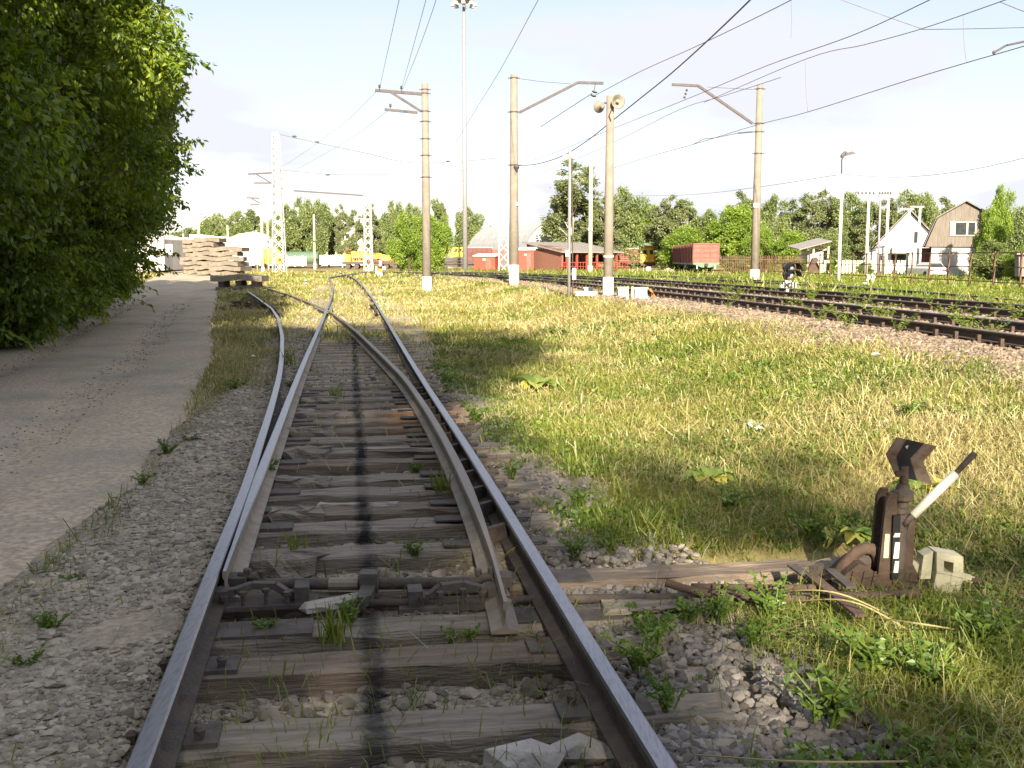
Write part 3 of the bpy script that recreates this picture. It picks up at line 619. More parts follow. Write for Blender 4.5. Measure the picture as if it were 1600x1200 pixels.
# lock brackets at the blade tips
def bracket(pxs, label, mirror):
    c = G(pxs, 946, 0.0); e = empty('lock_bracket', (c[0], c[1], 0), label, 'bracket', 'lock brackets at the blade tips', -.14 * 0 + .16)
    k = -1 if mirror else 1
    m = MB(); hp = [(-.22 * k, 0, .05), (-.13 * k, .0, .055), (-.07 * k, .01, .095), (.04 * k, .02, .10), (.12 * k, 0, .08), (.2 * k, 0, .07)]
    for a_, b_ in zip(hp[:-1], hp[1:]): m.bar(a_, b_, .045, .032)
    m.build('hook', 'iron_grey', e)
    MB().box((.2 * k, 0, .05), (.09, .10, .09)).build('housing', 'iron_grey', e); MB().box((-.2 * k, 0, .05), (.07, .12, .10)).build('end_block', 'iron_grey', e)
    for dx in (-.17, -.08, .03, .13): MB().tube([(dx, -.055, .0), (dx, -.055, .10 - abs(dx) * .2)], .011, 6).lathe((dx, -.055, .09 - abs(dx) * .2), [(.02, 0), (.02, .018)], 6).build('bolt', 'iron_dark', e)
    m = MB().box((0, 0, .012), (.56, .16, .02)); m.build('plate', 'iron_grey', e)
bracket(712, 'lock bracket with bolts beside the open right blade tip', False)
bracket(408, 'lock bracket with bolts beside the closed left blade tip', True)
c = G(523, 937, .03); o = plank(.30, .10, .025, 5, .005, .004, 8).build('board', 'pale_board', loc=c, rz=.55); tag(o, 'loose short grey board lying aslant under the black switch rod', 'board')
for (px, py, L_, an, lb) in [(560, 786, .55, .02, 'pale broken batten on the sleepers below the clump of dark weeds'), (455, 640, .5, .1, 'thin pale stick across the track before the gravel heap'), (650, 640, .55, -.06, 'thin pale stick across the track beside the orange dust'), (640, 700, .9, .02, 'long pale batten lying along a sleeper in mid track')]:
    c = G(px, py, .02); o = plank(L_, .05, .025, 6, .006, .004, int(px)).build('batten', 'pale_board', loc=c, rz=an); tag(o, lb, 'batten')
# ------------------------------------------------------------------ switch lever stand
rt = G(1392, 924, 0.0); D0 = rt[1]
e = empty('switch_stand', rt, 'rusty hand switch lever with chevron target and white handle in the grass', 'switch lever')
def q(px, py, dd=0): return P(px, py, D0 + dd) - rt
def ppoly(mb, pts, d0, d1, mi=0): return mb.prism([(q(x, y)[0], q(x, y)[2]) for x, y in pts], d0, d1, 'y', mi)
# base plate and side frames
ppoly(MB(), [(1292, 926), (1302, 908), (1318, 890), (1336, 876), (1350, 880), (1362, 890), (1372, 900), (1440, 908), (1446, 930), (1370, 936), (1302, 933)], -.06, .14).build('base_frame', 'iron_rust', e)
MB().tube([q(x, y, .04) for x, y in ((1292, 920), (1306, 900), (1322, 880), (1338, 863), (1350, 857), (1362, 858), (1370, 866), (1374, 884))], .032, 8).build('hood_rim', 'iron_rust', e, smooth=True)
ppoly(MB(), [(1322, 892), (1340, 868), (1352, 862), (1366, 866), (1372, 892), (1350, 900)], .05, .10).build('hood_hollow_dark', 'iron_dark', e)  # dark plate stands in for the shade in the hollow of the casting
for x_ in (1326, 1344, 1360): MB().bar(q(x_, 926, -.065), q(x_ + 8, 893, -.065), .012, .012).build('casting_rib', 'iron_rust', e)
for x_ in (1305, 1335, 1378, 1432): MB().lathe(q(x_, 930, -.07), [(.016, 0), (.016, .02), (.009, .03)], 6).build('bolt', 'iron_dark', e)
m = MB(); ppoly(m, [(1363, 926), (1372, 848), (1379, 780), (1386, 768), (1396, 768), (1396, 790), (1388, 925)], -.05, -.02); ppoly(m, [(1363, 926), (1372, 848), (1379, 780), (1386, 768), (1396, 768), (1396, 790), (1388, 925)], .07, .10); m.build('side_frame', 'iron_rust', e)
m = MB(); m.tube([q(1398, 925), q(1402, 880), q(1408, 800), q(1411, 770)], [.062, .042, .034, .030], 12); m.build('column', 'iron_dark', e, smooth=True)
m = MB(); m.tube([q(1398, 925, -.04), q(1392, 905, -.04), q(1420, 925, -.04)], .03, 6); ppoly(m, [(1404, 925), (1408, 850), (1424, 800), (1428, 806), (1424, 880), (1450, 928)], -.02, .02); m.build('rear_brace', 'iron_rust', e)
m = MB(); m.lathe(q(1410, 782), [(.045, 0), (.052, .01), (.052, .05), (.036, .06), (.03, .085)], 14); m.lathe(q(1407, 802, -.02), [(.03, 0), (.032, .01), (.03, .03)], 10); m.build('bearing_cap', 'iron_dark', e, smooth=False)
m = MB(); m.tube([q(1412, 765), q(1413, 728)], .022, 10); m.build('target_stem', 'iron_rust', e, smooth=True)
m = MB(); tp = [(1401, 683), (1463, 697), (1442, 721), (1457, 758), (1398, 740), (1384, 710)]; ppoly(m, tp, -.006, .004); m.build('target_plate', 'target_rust', e)
m = MB(); ppoly(m, [(1416, 686), (1443, 692), (1421, 716), (1432, 751), (1407, 744), (1400, 713)], -.010, -.0065); m.build('target_band', 'black_paint', e)
m = MB(); ppoly(m, [(1413, 697), (1418, 695), (1416, 701)], -.013, -.0105); m.build('paint_chip', 'whitewash', e)
m = MB(); ppoly(m, [(1396, 737), (1410, 733), (1412, 741), (1399, 744)], -.03, .0); m.build('target_bracket', 'iron_rust', e)
# painted scale
m = MB(); ppoly(m, [(1388, 800), (1399, 800), (1395, 898), (1385, 898)], -.072, -.058); m.build('scale_bar', 'black_paint', e)
for y0, y1 in ((827, 833), (841, 866), (870, 888)):
    ppoly(MB(), [(1390, y0), (1399 - (y0 - 800) * .04, y0), (1398 - (y1 - 800) * .04, y1), (1387, y1)], -.077, -.0725).build('scale_mark', 'whitewash', e)
ppoly(MB(), [(1377, 830), (1384, 830), (1382, 867), (1374, 867)], -.056, -.0505).build('scale_mark', 'yellow_white', e)
# handle
m = MB().tube([q(1426, 806, -.03), q(1493, 740, .0)], [.023, .023], 12); m.build('handle_sleeve', 'handle_white', e, smooth=True)
MB().tube([q(1412, 820, -.03), q(1426, 806, -.03)], .017, 8).build('handle_socket', 'iron_dark', e, smooth=True); MB().tube([q(1492, 741), q(1523, 708)], [.014, .017], 8).build('handle_tip', 'iron_dark', e, smooth=True)
# counterweight
m = MB(); outer = [(1455, 857), (1496, 864), (1495, 900), (1483, 934), (1456, 928), (1441, 890)]; hole = [(1466, 870), (1481, 873), (1480, 889), (1466, 886)]
O = [(q(x, y)[0], q(x, y)[2]) for x, y in [(1455, 857), (1496, 864), (1496, 897), (1455, 888)]]; H = [(q(x, y)[0], q(x, y)[2]) for x, y in hole]
for k in range(4):
    j = (k + 1) % 4; m.prism([O[k], O[j], H[j], H[k]], -.07, .05, 'y')
ppoly(m, [(1455, 888.6), (1496, 897.6), (1494, 905), (1481, 934), (1456, 928), (1450, 910)], -.07, .05); m.prism(H, .03, .045, 'y'); m.build('counterweight', 'yellow_white', e)
m = MB(); ppoly(m, [(1437, 852 + 12), (1452, 857), (1448, 900), (1432, 900)], -.05, .03); m.build('weight_cheek', 'yellow_white', e)
m = MB().bar(q(1420, 880, .02), q(1452, 896, -.02), .03, .045).bar(q(1494, 898, -.02), q(1519, 905, -.02), .03, .035); m.build('weight_arm', 'yellow_white', e)
MB().tube([q(1516, 904, -.02), q(1541, 912, -.02)], [.02, .012], 8).build('arm_tip', 'iron_rust', e)
# bars lying on the timbers
def loose(name, pts, w, h, m_, label, tube=False):
    mb = MB()
    if tube: mb.tube(pts, w, 8)
    else:
        for a_, b_ in zip(pts[:-1], pts[1:]): mb.bar(a_, b_, w, h)
    tag(mb.build(name, m_, smooth=tube), label, 'bar')
loose('curved_bar', catmull([G(1040, 910, .12), G(1075, 921, .09), G(1130, 931, .06), G(1200, 937, .05), G(1300, 933, .05), G(1400, 928, .06), G(1436, 926, .06)], 4), .021, 0, 'iron_rust', 'long rusty bar bowed along the pull rod to the lever foot', True)
loose('link_rod', [G(1080, 916, .10), G(1180, 918, .10), G(1290, 918, .10)], .016, 0, 'iron_rust', 'shorter rusty rod lying above the bowed bar', True)
loose('angle_iron', [G(1237, 883, .11), G(1290, 921, .10)], .05, .012, 'iron_grey', 'flat grey strap slanting across both timbers, left of its pair')
loose('angle_iron', [G(1266, 898, .13), G(1345, 962, .10)], .055, .014, 'iron_rust', 'long flat strap slanting over the nearer timber before the lever')
loose('angle_iron', [G(1296, 890, .13), G(1330, 918, .12)], .05, .014, 'iron_grey', 'short flat strap slanting beside the lever foot, right of its pair')
loose('bolt_bar', [G(1268, 893, .13), G(1283, 887, .13)], .03, .05, 'iron_dark', 'stubby dark bolt block on the farther long timber')

# ================================================================== POLES AND MASTS
def arm_bar(root, rtp, pts, d, w, name='bracket_arm', m_='arm_steel'):
    mb = MB()
    for a_, b_ in zip(pts[:-1], pts[1:]):
        mb.bar(P(*a_, d) - rtp, P(*b_, d) - rtp, w, w)
    return mb.build(name, m_, root)
def cpole(px, py, top, d, r0, r1, label, band=None, group='concrete poles', base=None, m_='concrete', name='concrete_pole', n=16):
    x = P(px, py, d); base_z = P(px, py, d)[2]; rtp = np.array([x[0], d, min(base_z, gz(x[0], d) + .02)]); H = P(px, top, d)[2] - rtp[2]
    e = empty(name, rtp, label, 'pole', group)
    MB().lathe((0, 0, -.3), [(r0, 0), (r0 - (r0 - r1) * .5, H * .5 + .15), (r1, H + .3)], n).build('shaft', m_, e, smooth=True)
    if band: h = P(px, band, d)[2] - rtp[2]; MB().lathe((0, 0, -.28), [(r0 + .012, 0), (r0 + .006, h + .28)], n).build('painted_base', 'whitewash', e, smooth=True)
    return e, rtp, H
def rings(e, rtp, px, ys, d, r0, r1, H, m_='arm_steel'):
    for y in ys:
        z = P(px, y, d)[2] - rtp[2]; r = r0 + (r1 - r0) * z / H + .015; m = MB().lathe((0, 0, z - .03), [(r, 0), (r, .06)], 14)
        for k in (-1, 1): m.box((k * (r + .04), 0, z), (.12, .05, .05))
        m.build('clamp', m_, e)
def insul(e, p, s=1.0, m_='iron_dark'):
    MB().lathe(p, [(.02 * s, 0), (.02 * s, .08 * s), (.075 * s, .10 * s), (.05 * s, .15 * s), (.07 * s, .19 * s), (.03 * s, .25 * s)], 8).build('insulator', m_, e)
# near-left pole with double crossarm
e, rp, H = cpole(667, 445, 130, 52, .235, .165, 'concrete pole with double crossarm and whitewashed foot, left of the lattice-free poles', 432)
e['label'] = 'tall concrete pole with two short crossarms to the left and white foot'
rings(e, rp, 665, (140, 146, 174, 190, 217, 243, 277), 52, .235, .165, H)
arm_bar(e, rp, [(660, 147), (586, 141)], 52, .14, 'crossarm'); arm_bar(e, rp, [(652, 176), (601, 171)], 52, .12, 'crossarm'); arm_bar(e, rp, [(658, 174), (609, 143)], 52, .12, 'brace')
for px, py in ((593, 140), (627, 142), (610, 170)): insul(e, P(px, py, 52) - rp)
arm_bar(e, rp, [(670, 220), (704, 222)], 52, .035, 'stub_rod', 'concrete_pale')
# pole with cantilever to the right
e, rp, H = cpole(803, 438, 116, 47, .225, .155, 'tall concrete pole with long cantilever arm pointing right', 414)
rings(e, rp, 806, (122, 175, 258), 47, .225, .155, H)
arm_bar(e, rp, [(811, 176), (903, 129), (943, 130)], 47, .11, 'cantilever'); MB().tube([P(812, 123, 47) - rp, P(850, 128, 47) - rp, P(892, 131, 47) - rp], .012, 5).build('tie_rod', 'arm_steel', e)
for k, (px, py) in enumerate(((929, 144), (927, 150))):
    MB().lathe(P(px, py, 47) - rp, [(.03, -.04), (.13, -.01), (.13, .03), (.03, .05)], 10, axis=(.3, 0, 1)).build('insulator', 'iron_dark', e)
MB().tube([P(930, 132, 47) - rp, P(928, 142, 47) - rp], .02, 5).build('hanger', 'arm_steel', e)
MB().box(P(806, 319, 47) - rp + np.array([.1, -.2, 0]), (.2, .02, .14)).build('number_plate', 'white_paint', e)
MB().lathe(P(807, 262, 47) - rp + [0, -.2, 0], [(.02, -.2), (.14, 0), (.1, .1)], 8).build('cable_bracket', 'arm_steel', e)
# pole with cantilever to the left
e, rp, H = cpole(1179, 434, 132, 52, .225, .155, 'tall concrete pole with bent cantilever arm pointing left', 421)
rings(e, rp, 1181, (139, 193, 206, 240), 52, .225, .155, H)
arm_bar(e, rp, [(1176, 193), (1091, 134), (1050, 132)], 52, .12, 'cantilever'); MB().tube([P(1178, 140, 52) - rp, P(1105, 136, 52) - rp], .012, 5).build('tie_rod', 'arm_steel', e)
MB().tube([P(x, y, 52) - rp for x, y in ((1176, 206), (1153, 208))], .035, 6).build('bracket_tube', 'arm_steel', e)
MB().tube([P(x, y, 52) - rp for x, y in ((1153, 208), (1120, 215), (1100, 217), (1082, 226))], .018, 5).build('registration_arm', 'arm_steel', e)
for t in (0, .35, .7): MB().lathe(P(1073 - 5 * t, 141 + 16 * t, 52) - rp, [(.02, -.06), (.06, -.02), (.06, .03), (.02, .06)], 8).build('insulator', 'iron_dark', e)
MB().box(P(1180, 321, 52) - rp + np.array([0, -.22, 0]), (.26, .02, .2)).build('number_plate', 'white_paint', e)
# loudspeaker pole
e, rp, H = cpole(950, 467, 150, 33, .165, .118, 'concrete pole with two horn loudspeakers on top and wide white foot', 433, m_='concrete')
for (px, py, ax, mt, s) in ((962, 160, (.35, -.9, -.05), 'horn_grey', 1.0), (938, 168, (-.35, .9, .1), 'horn_grey', .8)):
    c = P(px, py, 33) - rp + np.array([0, -.15, 0]); a_ = Vector(ax).normalized()
    MB().lathe(c - np.array(a_) * .12, [(.06, -.06), (.07, 0), (.075, .07), (.13, .16), (.23 * s, .24), (.235 * s, .25), (.20 * s, .235), (.10, .15), (.05, .08)], 18, axis=a_).build('loudspeaker', mt, e, smooth=True)
    MB().lathe(c - np.array(a_) * .05, [(.02, .06), (.045, .12), (.05, .2), (.02, .22)], 12, axis=a_).build('speaker_cone', 'plate_white', e, smooth=True)
MB().bar(P(944, 161, 33) - rp, P(956, 161, 33) - rp, .05, .05).tube([P(955, 172, 33) - rp + [0, -.14, 0], P(951, 182, 33) - rp + [0, -.16, 0], P(954, 190, 33) - rp + [0, -.16, 0]], .02, 6).build('speaker_bracket', 'iron_rust', e)
MB().lathe((0, 0, P(950, 402, 33)[2] - rp[2]), [(.172, 0), (.172, .06)], 14).build('white_band', 'whitewash', e)
# steel post with boxes
e, rp, H = cpole(889, 461, 234, 33, .052, .045, 'slim grey steel post with white lamps on top beside the loudspeaker pole', None, 'steel posts', m_='galv', name='signal_post', n=10)
MB().bar(P(880, 244, 33) - rp, P(902, 244, 33) - rp, .05, .05).lathe(P(897, 243, 33) - rp, [(.03, -.05), (.12, 0), (.10, .12), (.03, .15)], 10, axis=(0, -1, -.2)).lathe(P(884, 245, 33) - rp, [(.03, -.05), (.08, 0), (.07, .1)], 10, axis=(0, -1, -.2)).build('lamp', 'white_paint', e)
MB().box(P(886, 396, 33) - rp + [0, -.06, 0], (.10, .12, .2)).build('junction_box', 'white_paint', e)
MB().box(P(897, 428, 33) - rp + [0, -.02, 0], (.11, .14, .36)).build('white_box', 'white_paint', e)
MB().tube([P(891, 250, 33) - rp + [.05, 0, 0], P(895, 438, 33) - rp + [.0, 0, 0], P(895, 462, 33) - rp], .018, 6).build('conduit', 'iron_rust', e)
# plain concrete post
e, rp, H = cpole(922, 425, 256, 88, .20, .15, 'plain concrete post without arms behind the slim steel post', 415, m_='concrete_pale')
MB().box(P(922, 358, 88) - rp + np.array([0, -.2, 0]), (.36, .03, .25)).build('number_plate', 'white_paint', e)
# tall light mast
x = P(727, 417, 120); rp = np.array([x[0], 120, gz(x[0], 120)]); H = P(727, 0, 120)[2] - rp[2]
e = empty('light_mast', rp, 'very tall slender white floodlight mast reaching the top of the photo', 'mast')
MB().lathe((0, 0, -.2), [(.31, 0), (.26, H * .4), (.17, H)], 14).build('shaft', 'galv', e, smooth=True)
m = MB().lathe((0, 0, H - .3), [(.3, 0), (1.1, .15), (1.1, .25), (.3, .3)], 12); m.build('ring', 'galv', e)
for k in range(8):
    a_ = k * math.pi / 4; MB().box((1.25 * math.cos(a_), 1.25 * math.sin(a_), H - .5), (.45, .45, .35), a_, taper=.7).build('floodlight', 'lattice_white', e)
# lattice masts
def lattice(px, base, top, d, wb, wt, label, split=None):
    x = P(px, base, d); rp = np.array([x[0], d, gz(x[0], d)]); H = P(px, top, d)[2] - rp[2]; e = empty('lattice_mast', rp, label, 'mast', 'white lattice masts')
    cor = [(-1, -1), (1, -1), (1, 1), (-1, 1)]; wz = lambda z: (wb + (wt - wb) * z / H) / 2
    m = MB()
    for cx, cy in cor: m.bar((cx * wz(0), cy * wz(0), -.1), (cx * wz(H), cy * wz(H), H), .10, .10)
    m.build('legs', 'lattice_white', e); m = MB(); z = 0
    while z < H - .1:
        z2 = min(H, z + wz(z) * 2 * 1.05)
        for k in range(4):
            a_, b_ = cor[k], cor[(k + 1) % 4]
            m.bar((a_[0] * wz(z), a_[1] * wz(z), z), (b_[0] * wz(z2), b_[1] * wz(z2), z2), .05, .05); m.bar((b_[0] * wz(z), b_[1] * wz(z), z), (a_[0] * wz(z2), a_[1] * wz(z2), z2), .05, .05)
        z = z2
    m.build('bracing', 'lattice_white', e)
    for z in (H * .0 + .05, H * .37, H * .68, H):
        m = MB()
        for k in range(4): a_, b_ = cor[k], cor[(k + 1) % 4]; m.bar((a_[0] * wz(z), a_[1] * wz(z), z), (b_[0] * wz(z), b_[1] * wz(z), z), .07, .12)
        m.build('cross_frame', 'lattice_white', e)
    return e, rp, H
e, rp, H = lattice(437, 426, 208, 112, 1.25, .55, 'widest white lattice mast standing in the grass left of the curve')
arm_bar(e, rp, [(388, 272), (427, 270)], 112, .16, 'crossarm'); arm_bar(e, rp, [(397, 286), (427, 286)], 112, .14, 'crossarm'); arm_bar(e, rp, [(400, 272), (422, 285)], 112, .12, 'brace'); arm_bar(e, rp, [(438, 292), (451, 292)], 112, .1, 'stub_arm', 'galv')
e, rp, H = lattice(576, 416, 305, 150, 1.15, .8, 'white lattice mast holding a long thin boom to the left')
arm_bar(e, rp, [(574, 306), (459, 298)], 150, .2, 'boom'); arm_bar(e, rp, [(572, 342), (557, 341)], 150, .1, 'stub_arm', 'lattice_white')
lattice(787, 420, 213, 118, 1.15, .5, 'faint white lattice mast beside the red huts')
# far poles
for (px, by, top, d, r0, lab, bnd, arms) in [
    (411, 421, 308, 138, .24, 'far concrete pole with small double crossarm before the white hall', 418, True),
    (420, 420, 331, 150, .18, 'far thin concrete pole just right of the double crossarm pole', None, False),
    (492, 413, 335, 165, .22, 'far plain concrete pole before the green tank wagon', 411, False),
    (312, 400, 334, 140, .20, 'far pole with a bent arm above the slab stacks', None, False),
    (357, 404, 352, 130, .16, 'short thin post above the right slab stack', None, False),
    (288, 413, 365, 105, .13, 'short cream post left of the slab stacks', None, False),
    (402, 412, 360, 150, .12, 'thin grey post before the white hall', None, False)]:
    e, rp, H = cpole(px, by, top, d, r0, r0 * .72, lab, bnd, 'far poles', m_='concrete_pale', n=8)
    if arms: arm_bar(e, rp, [(410, 310), (386, 309)], d, .16, 'crossarm'); arm_bar(e, rp, [(410, 320), (391, 320)], d, .15, 'crossarm'); arm_bar(e, rp, [(410, 320), (393, 310)], d, .13, 'brace')
    if px == 312: arm_bar(e, rp, [(313, 347), (334, 332), (346, 331)], d, .14, 'cantilever', 'galv'); arm_bar(e, rp, [(308, 334), (315, 335)], d, .12, 'crossarm')
# street lamp right
e, rp, H = cpole(1310, 441, 272, 75, .13, .10, 'white street lamp post with double lamp head by the rusty fence', None, 'lamp posts', m_='whitewash', name='street_lamp', n=10)
MB().tube([P(1315, 272, 75) - rp, P(1315, 250, 75) - rp, P(1319, 243, 75) - rp, P(1326, 240, 75) - rp], .06, 8).build('lamp_bracket', 'arm_steel', e)
MB().box(P(1327, 240, 75) - rp, (.75, .4, .2), Matrix.Rotation(-.25, 3, 'Y'), taper=.6).build('lamp_head', 'arm_steel', e); MB().box(P(1320, 240, 75) - rp + [0, .3, 0], (.6, .35, .18), Matrix.Rotation(-.8, 3, 'Y'), taper=.6).build('lamp_head', 'arm_steel', e)
# utility poles near the houses
for (px, by, top, d, lab, bw) in [(1353, 424, 306, 98, 'white utility pole left of the A-frame house with four-pin crossbar', 14), (1383, 430, 306, 98, 'white utility pole before the A-frame house gable, taller one', 10), (1417, 420, 327, 112, 'utility pole right of the A-frame window', 11), (1433, 424, 323, 112, 'utility pole between the two houses', 11)]:
    e, rp, H = cpole(px, by, top, d, .17, .12, lab, None, 'utility poles by the houses', m_='whitewash', name='utility_pole', n=8)
    arm_bar(e, rp, [(px - bw, top), (px + bw, top)], d, .18, 'crossbar', 'galv')
    for k in (-1, -.5, 0, .5, 1): insul(e, P(px + bw * .85 * k, top, d) - rp + np.array([0, 0, .06]), 1.2, 'iron_rust')
MB().tube([P(1376, 306, 97), P(1371, 430, 97)], [.09, .12], 8).build('utility_pole', 'galv', smooth=True).update_tag()  # darker grey stands in for the shadowed side of the pole
o = bpy.data.objects['utility_pole.004'] if 'utility_pole.004' in bpy.data.objects else None
if o: tag(o, 'thin leaning pole coloured dark for its shadowed side beside the taller white utility pole', 'pole', 'utility poles by the houses')

# ================================================================== WIRES
def wire(pts, r, label, m_='wire_grey', n=6, group='overhead wires'):
    w = [P(*p) for p in pts]; c = catmull(w, n) if len(w) > 2 else w
    o = MB().tube(c, r, 5, caps=False).build('wire', m_); tag(o, label, 'wire', group)
wire([(807, 259, 47), (840, 256, 45), (880, 243, 42), (920, 218, 38), (955, 190, 34), (995, 158, 31), (1060, 105, 27), (1172, 0, 20), (1290, -130, 14)], .017, 'thick black cable sagging from the cantilever pole across the loudspeaker pole', 'wire_dark')
wire([(845, 198, 52), (880, 175, 50), (925, 146, 47)], .018, 'thin wire rising to the insulators under the right-pointing cantilever')
wire([(928, 150, 47), (1000, 112, 42), (1080, 76, 38), (1160, 38, 34), (1236, 0, 30), (1330, -50, 26)], .014, 'wire leaving the cantilever insulators towards the upper right')
wire([(800, 262, 90), (870, 237, 75), (940, 208, 62), (1080, 152, 50), (1200, 102, 42), (1330, 56, 34), (1452, 0, 27), (1560, -55, 22)], .014, 'straight wire crossing above the bent cantilever to the top edge', 'wire_dark')
wire([(820, 278, 100), (900, 248, 80), (960, 222, 68), (1060, 172, 54), (1130, 150, 48), (1220, 121, 42)], .013, 'faint carrier wire behind the loudspeaker pole')
wire([(1100, 160, 52), (1260, 92, 42), (1350, 70, 38), (1440, 45, 34), (1562, 3, 29), (1680, -40, 26)], .013, 'carrier wire with droppers at the upper right', 'wire_dark')
wire([(960, 262, 80), (1020, 243, 68), (1082, 226, 57), (1180, 196, 50), (1262, 175, 45), (1420, 125, 36), (1510, 98, 33), (1600, 72, 30), (1720, 34, 26)], .014, 'contact wire passing the pole with the bent arm to the right edge', 'wire_dark')
wire([(1310, -2, 36), (1375, 22, 36), (1440, 45, 35)], .012, 'faint short wire coming down to the junction at the upper right')
wire([(1440, 46, 35), (1520, 45, 34), (1640, 42, 33)], .012, 'nearly level wire from the junction to the right edge', 'wire_dark')
wire([(1562, 3, 29), (1600, 18, 29), (1650, 34, 28)], .011, 'short wire falling at the top right corner', 'wire_dark')
wire([(960, 306, 120), (1080, 304, 110), (1180, 293, 95), (1310, 273, 76)], .02, 'low sagging wire over the trees ending at the street lamp')
wire([(1316, 272, 75), (1400, 277, 70), (1500, 268, 64), (1600, 247, 58), (1700, 220, 52)], .016, 'low sagging wire from the street lamp to the right edge')
for k, (a_, b_, c_) in enumerate([((593, 138, 52), (607, 75, 40), (624, -2, 30)), ((627, 140, 52), (645, 75, 40), (666, -2, 30)), ((629, 140, 52), (655, 75, 40), (682, -2, 30))]):
    wire([a_, b_, c_, (c_[0] + 14, -60, 25)], .009, ['leftmost', 'middle', 'rightmost'][k] + ' of three fine wires climbing from the double crossarm', 'wire_dark')
wire([(593, 138, 52), (540, 190, 72), (480, 235, 95), (430, 268, 112)], .010, 'faint wire from the upper crossarm to the widest lattice mast'); wire([(610, 170, 52), (550, 215, 75), (490, 250, 95), (430, 284, 112)], .010, 'faint wire from the lower crossarm to the widest lattice mast')
wire([(690, 260, 110), (735, 185, 70), (780, 112, 50), (842, -2, 36)], .012, 'faint slanting wire crossing the sky right of the floodlight mast')
wire([(437, 210, 112), (495, 223, 115), (575, 240, 120), (640, 254, 125), (720, 252, 130), (787, 246, 118)], .03, 'faint span wire between the widest and the faint lattice masts', 'wire_grey')
wire([(437, 265, 112), (510, 272, 115), (575, 273, 120), (640, 271, 125), (787, 262, 118)], .026, 'lower faint span wire between lattice masts', 'wire_grey')
for (px0, py0, px1, py1, d, lb) in [(1258, 92, 1262, 175, 43, 'thin dropper linking two wires right of the bent arm pole'), (1505, 22, 1510, 98, 33, 'thin dropper linking two wires near the upper right corner'), (1236, 0, 1236, 60, 31, 'faint dropper hanging from the wire at the top edge')]:
    wire([(px0, py0, d), (px0 + 1, (py0 + py1) / 2, d), (px1, py1, d)], .008, lb, group='wire droppers')
m = MB(); pts = [P(x, y, 30) for x, y in ((1553, 82), (1572, 71), (1600, 65), (1660, 60))]; m.tube(pts, .03, 7); m.lathe(pts[0], [(.03, -.05), (.05, 0), (.03, .05)], 8); tag(m.build('registration_arm', 'arm_steel'), 'bent steel registration arm entering at the right edge above the contact wire', 'arm')
for (px, py, d, lb) in [(495, 222, 115, 'left'), (460, 213, 113, 'far left'), (700, 252, 128, 'right'), (512, 273, 115, 'lower')]:
    c = P(px, py, d); tag(MB().lathe(c, [(.03, -.25), (.09, -.16), (.09, .16), (.03, .25)], 8, axis=(1, 0, 0)).build('insulator', 'iron_dark'), {'left': 'small dark insulator on the upper span wire, right of its twin', 'far left': 'small dark insulator on the upper span wire nearest the widest lattice mast', 'right': 'small dark insulator on the span wire beside the floodlight mast', 'lower': 'small dark insulator on the lower span wire'}[lb], 'insulator', 'insulators on the span wires')
# ================================================================== BUILDINGS
def at(px, d, z=0.0): return np.array([(px - CX) / F * d * 1.0, d, z])
def S(d): return F / d
def poly_obj(name, pts, d, t, m_, par, rp):
    mb = MB(); mb.prism([(P(x, y, d)[0] - rp[0], P(x, y, d)[2] - rp[2]) for x, y in pts], d - rp[1], d - rp[1] + t, 'y'); return mb.build(name, m_, par)
# long arched hangar
rp = at(866, 190); e = empty('hangar', rp, 'long pale arched hangar with rounded metal roof behind the red huts', 'hangar', rz=math.atan2(19.5, 61) )
n = 18; a_ = 6.2; b_ = 8.6; mb = MB(); vs = []; Ln = 66
for y in np.linspace(0, Ln, 34):
    for k in range(n + 1): t = math.pi * k / n; vs.append((a_ * math.cos(t), y, b_ * math.sin(t) ** .85))
fs = [(i * (n + 1) + k, i * (n + 1) + k + 1, (i + 1) * (n + 1) + k + 1, (i + 1) * (n + 1) + k) for i in range(33) for k in range(n)]
mb.add(vs, fs).build('roof', 'hangar_sheet', e, smooth=False)
mb = MB(); arch = [(a_ * .985 * math.cos(math.pi * k / n), b_ * .985 * math.sin(math.pi * k / n) ** .85) for k in range(n + 1)]; mb.prism(arch, .1, .4); mb.build('end_wall', 'hangar_end', e)
for x in (-1.6, -.6, 2.4): MB().box((x, .04, 3.4), (.6, .1, 1.0)).build('vent_panel', 'plaster_white', e)
mb = MB()
for k in range(n): p, q_ = arch[k], arch[k + 1]; mb.bar((p[0] * 1.02, -.1, p[1] * 1.02), (q_[0] * 1.02, -.1, q_[1] * 1.02), .3, .12)
mb.build('arch_trim', 'galv', e)
# open shed
rp = at(877, 150, 0); e = empty('shed', rp, 'red brick shed with sloping sheet metal roof and open posts behind a red railing', 'shed', rz=R(33))
W_, D_, hf, hb = 10.6, 9.2, 2.55, 4.1
MB().box((.15, D_ / 2, hf * .5 + .3), (.3, D_, hf + .6)).prism([(0, hf + .9), (D_, hf + .9), (D_, hb - .2)], 0.0, .28, 'x').build('side_wall', 'brick', e)
MB().box((W_ / 2, D_ - 1.5, hf * .5), (W_, .25, hf)).build('back_wall', 'wagon_dark', e)
mb = MB(); mb.prism([(-.7, hf), (D_ + .3, hb), (D_ + .3, hb + .12), (-.7, hf + .12)], -.6, W_ + .5, 'x'); mb.build('roof', 'roof_sheet', e)
for k in range(9): MB().bar((-.5 + k * 1.37, -.7, hf + .16), (-.5 + k * 1.37, D_ + .3, hb + .16), .1, .08).build('roof_seam', 'house_roof', e)
for k in range(6): MB().box((.9 + k * 1.85, 0, hf / 2), (.26, .26, hf)).build('post', 'red_paint', e)
mb = MB(); mb.box((W_ / 2, -1.2, 1.15), (W_ + 2, .08, .08)).box((W_ / 2, -1.2, .55), (W_ + 2, .06, .06))
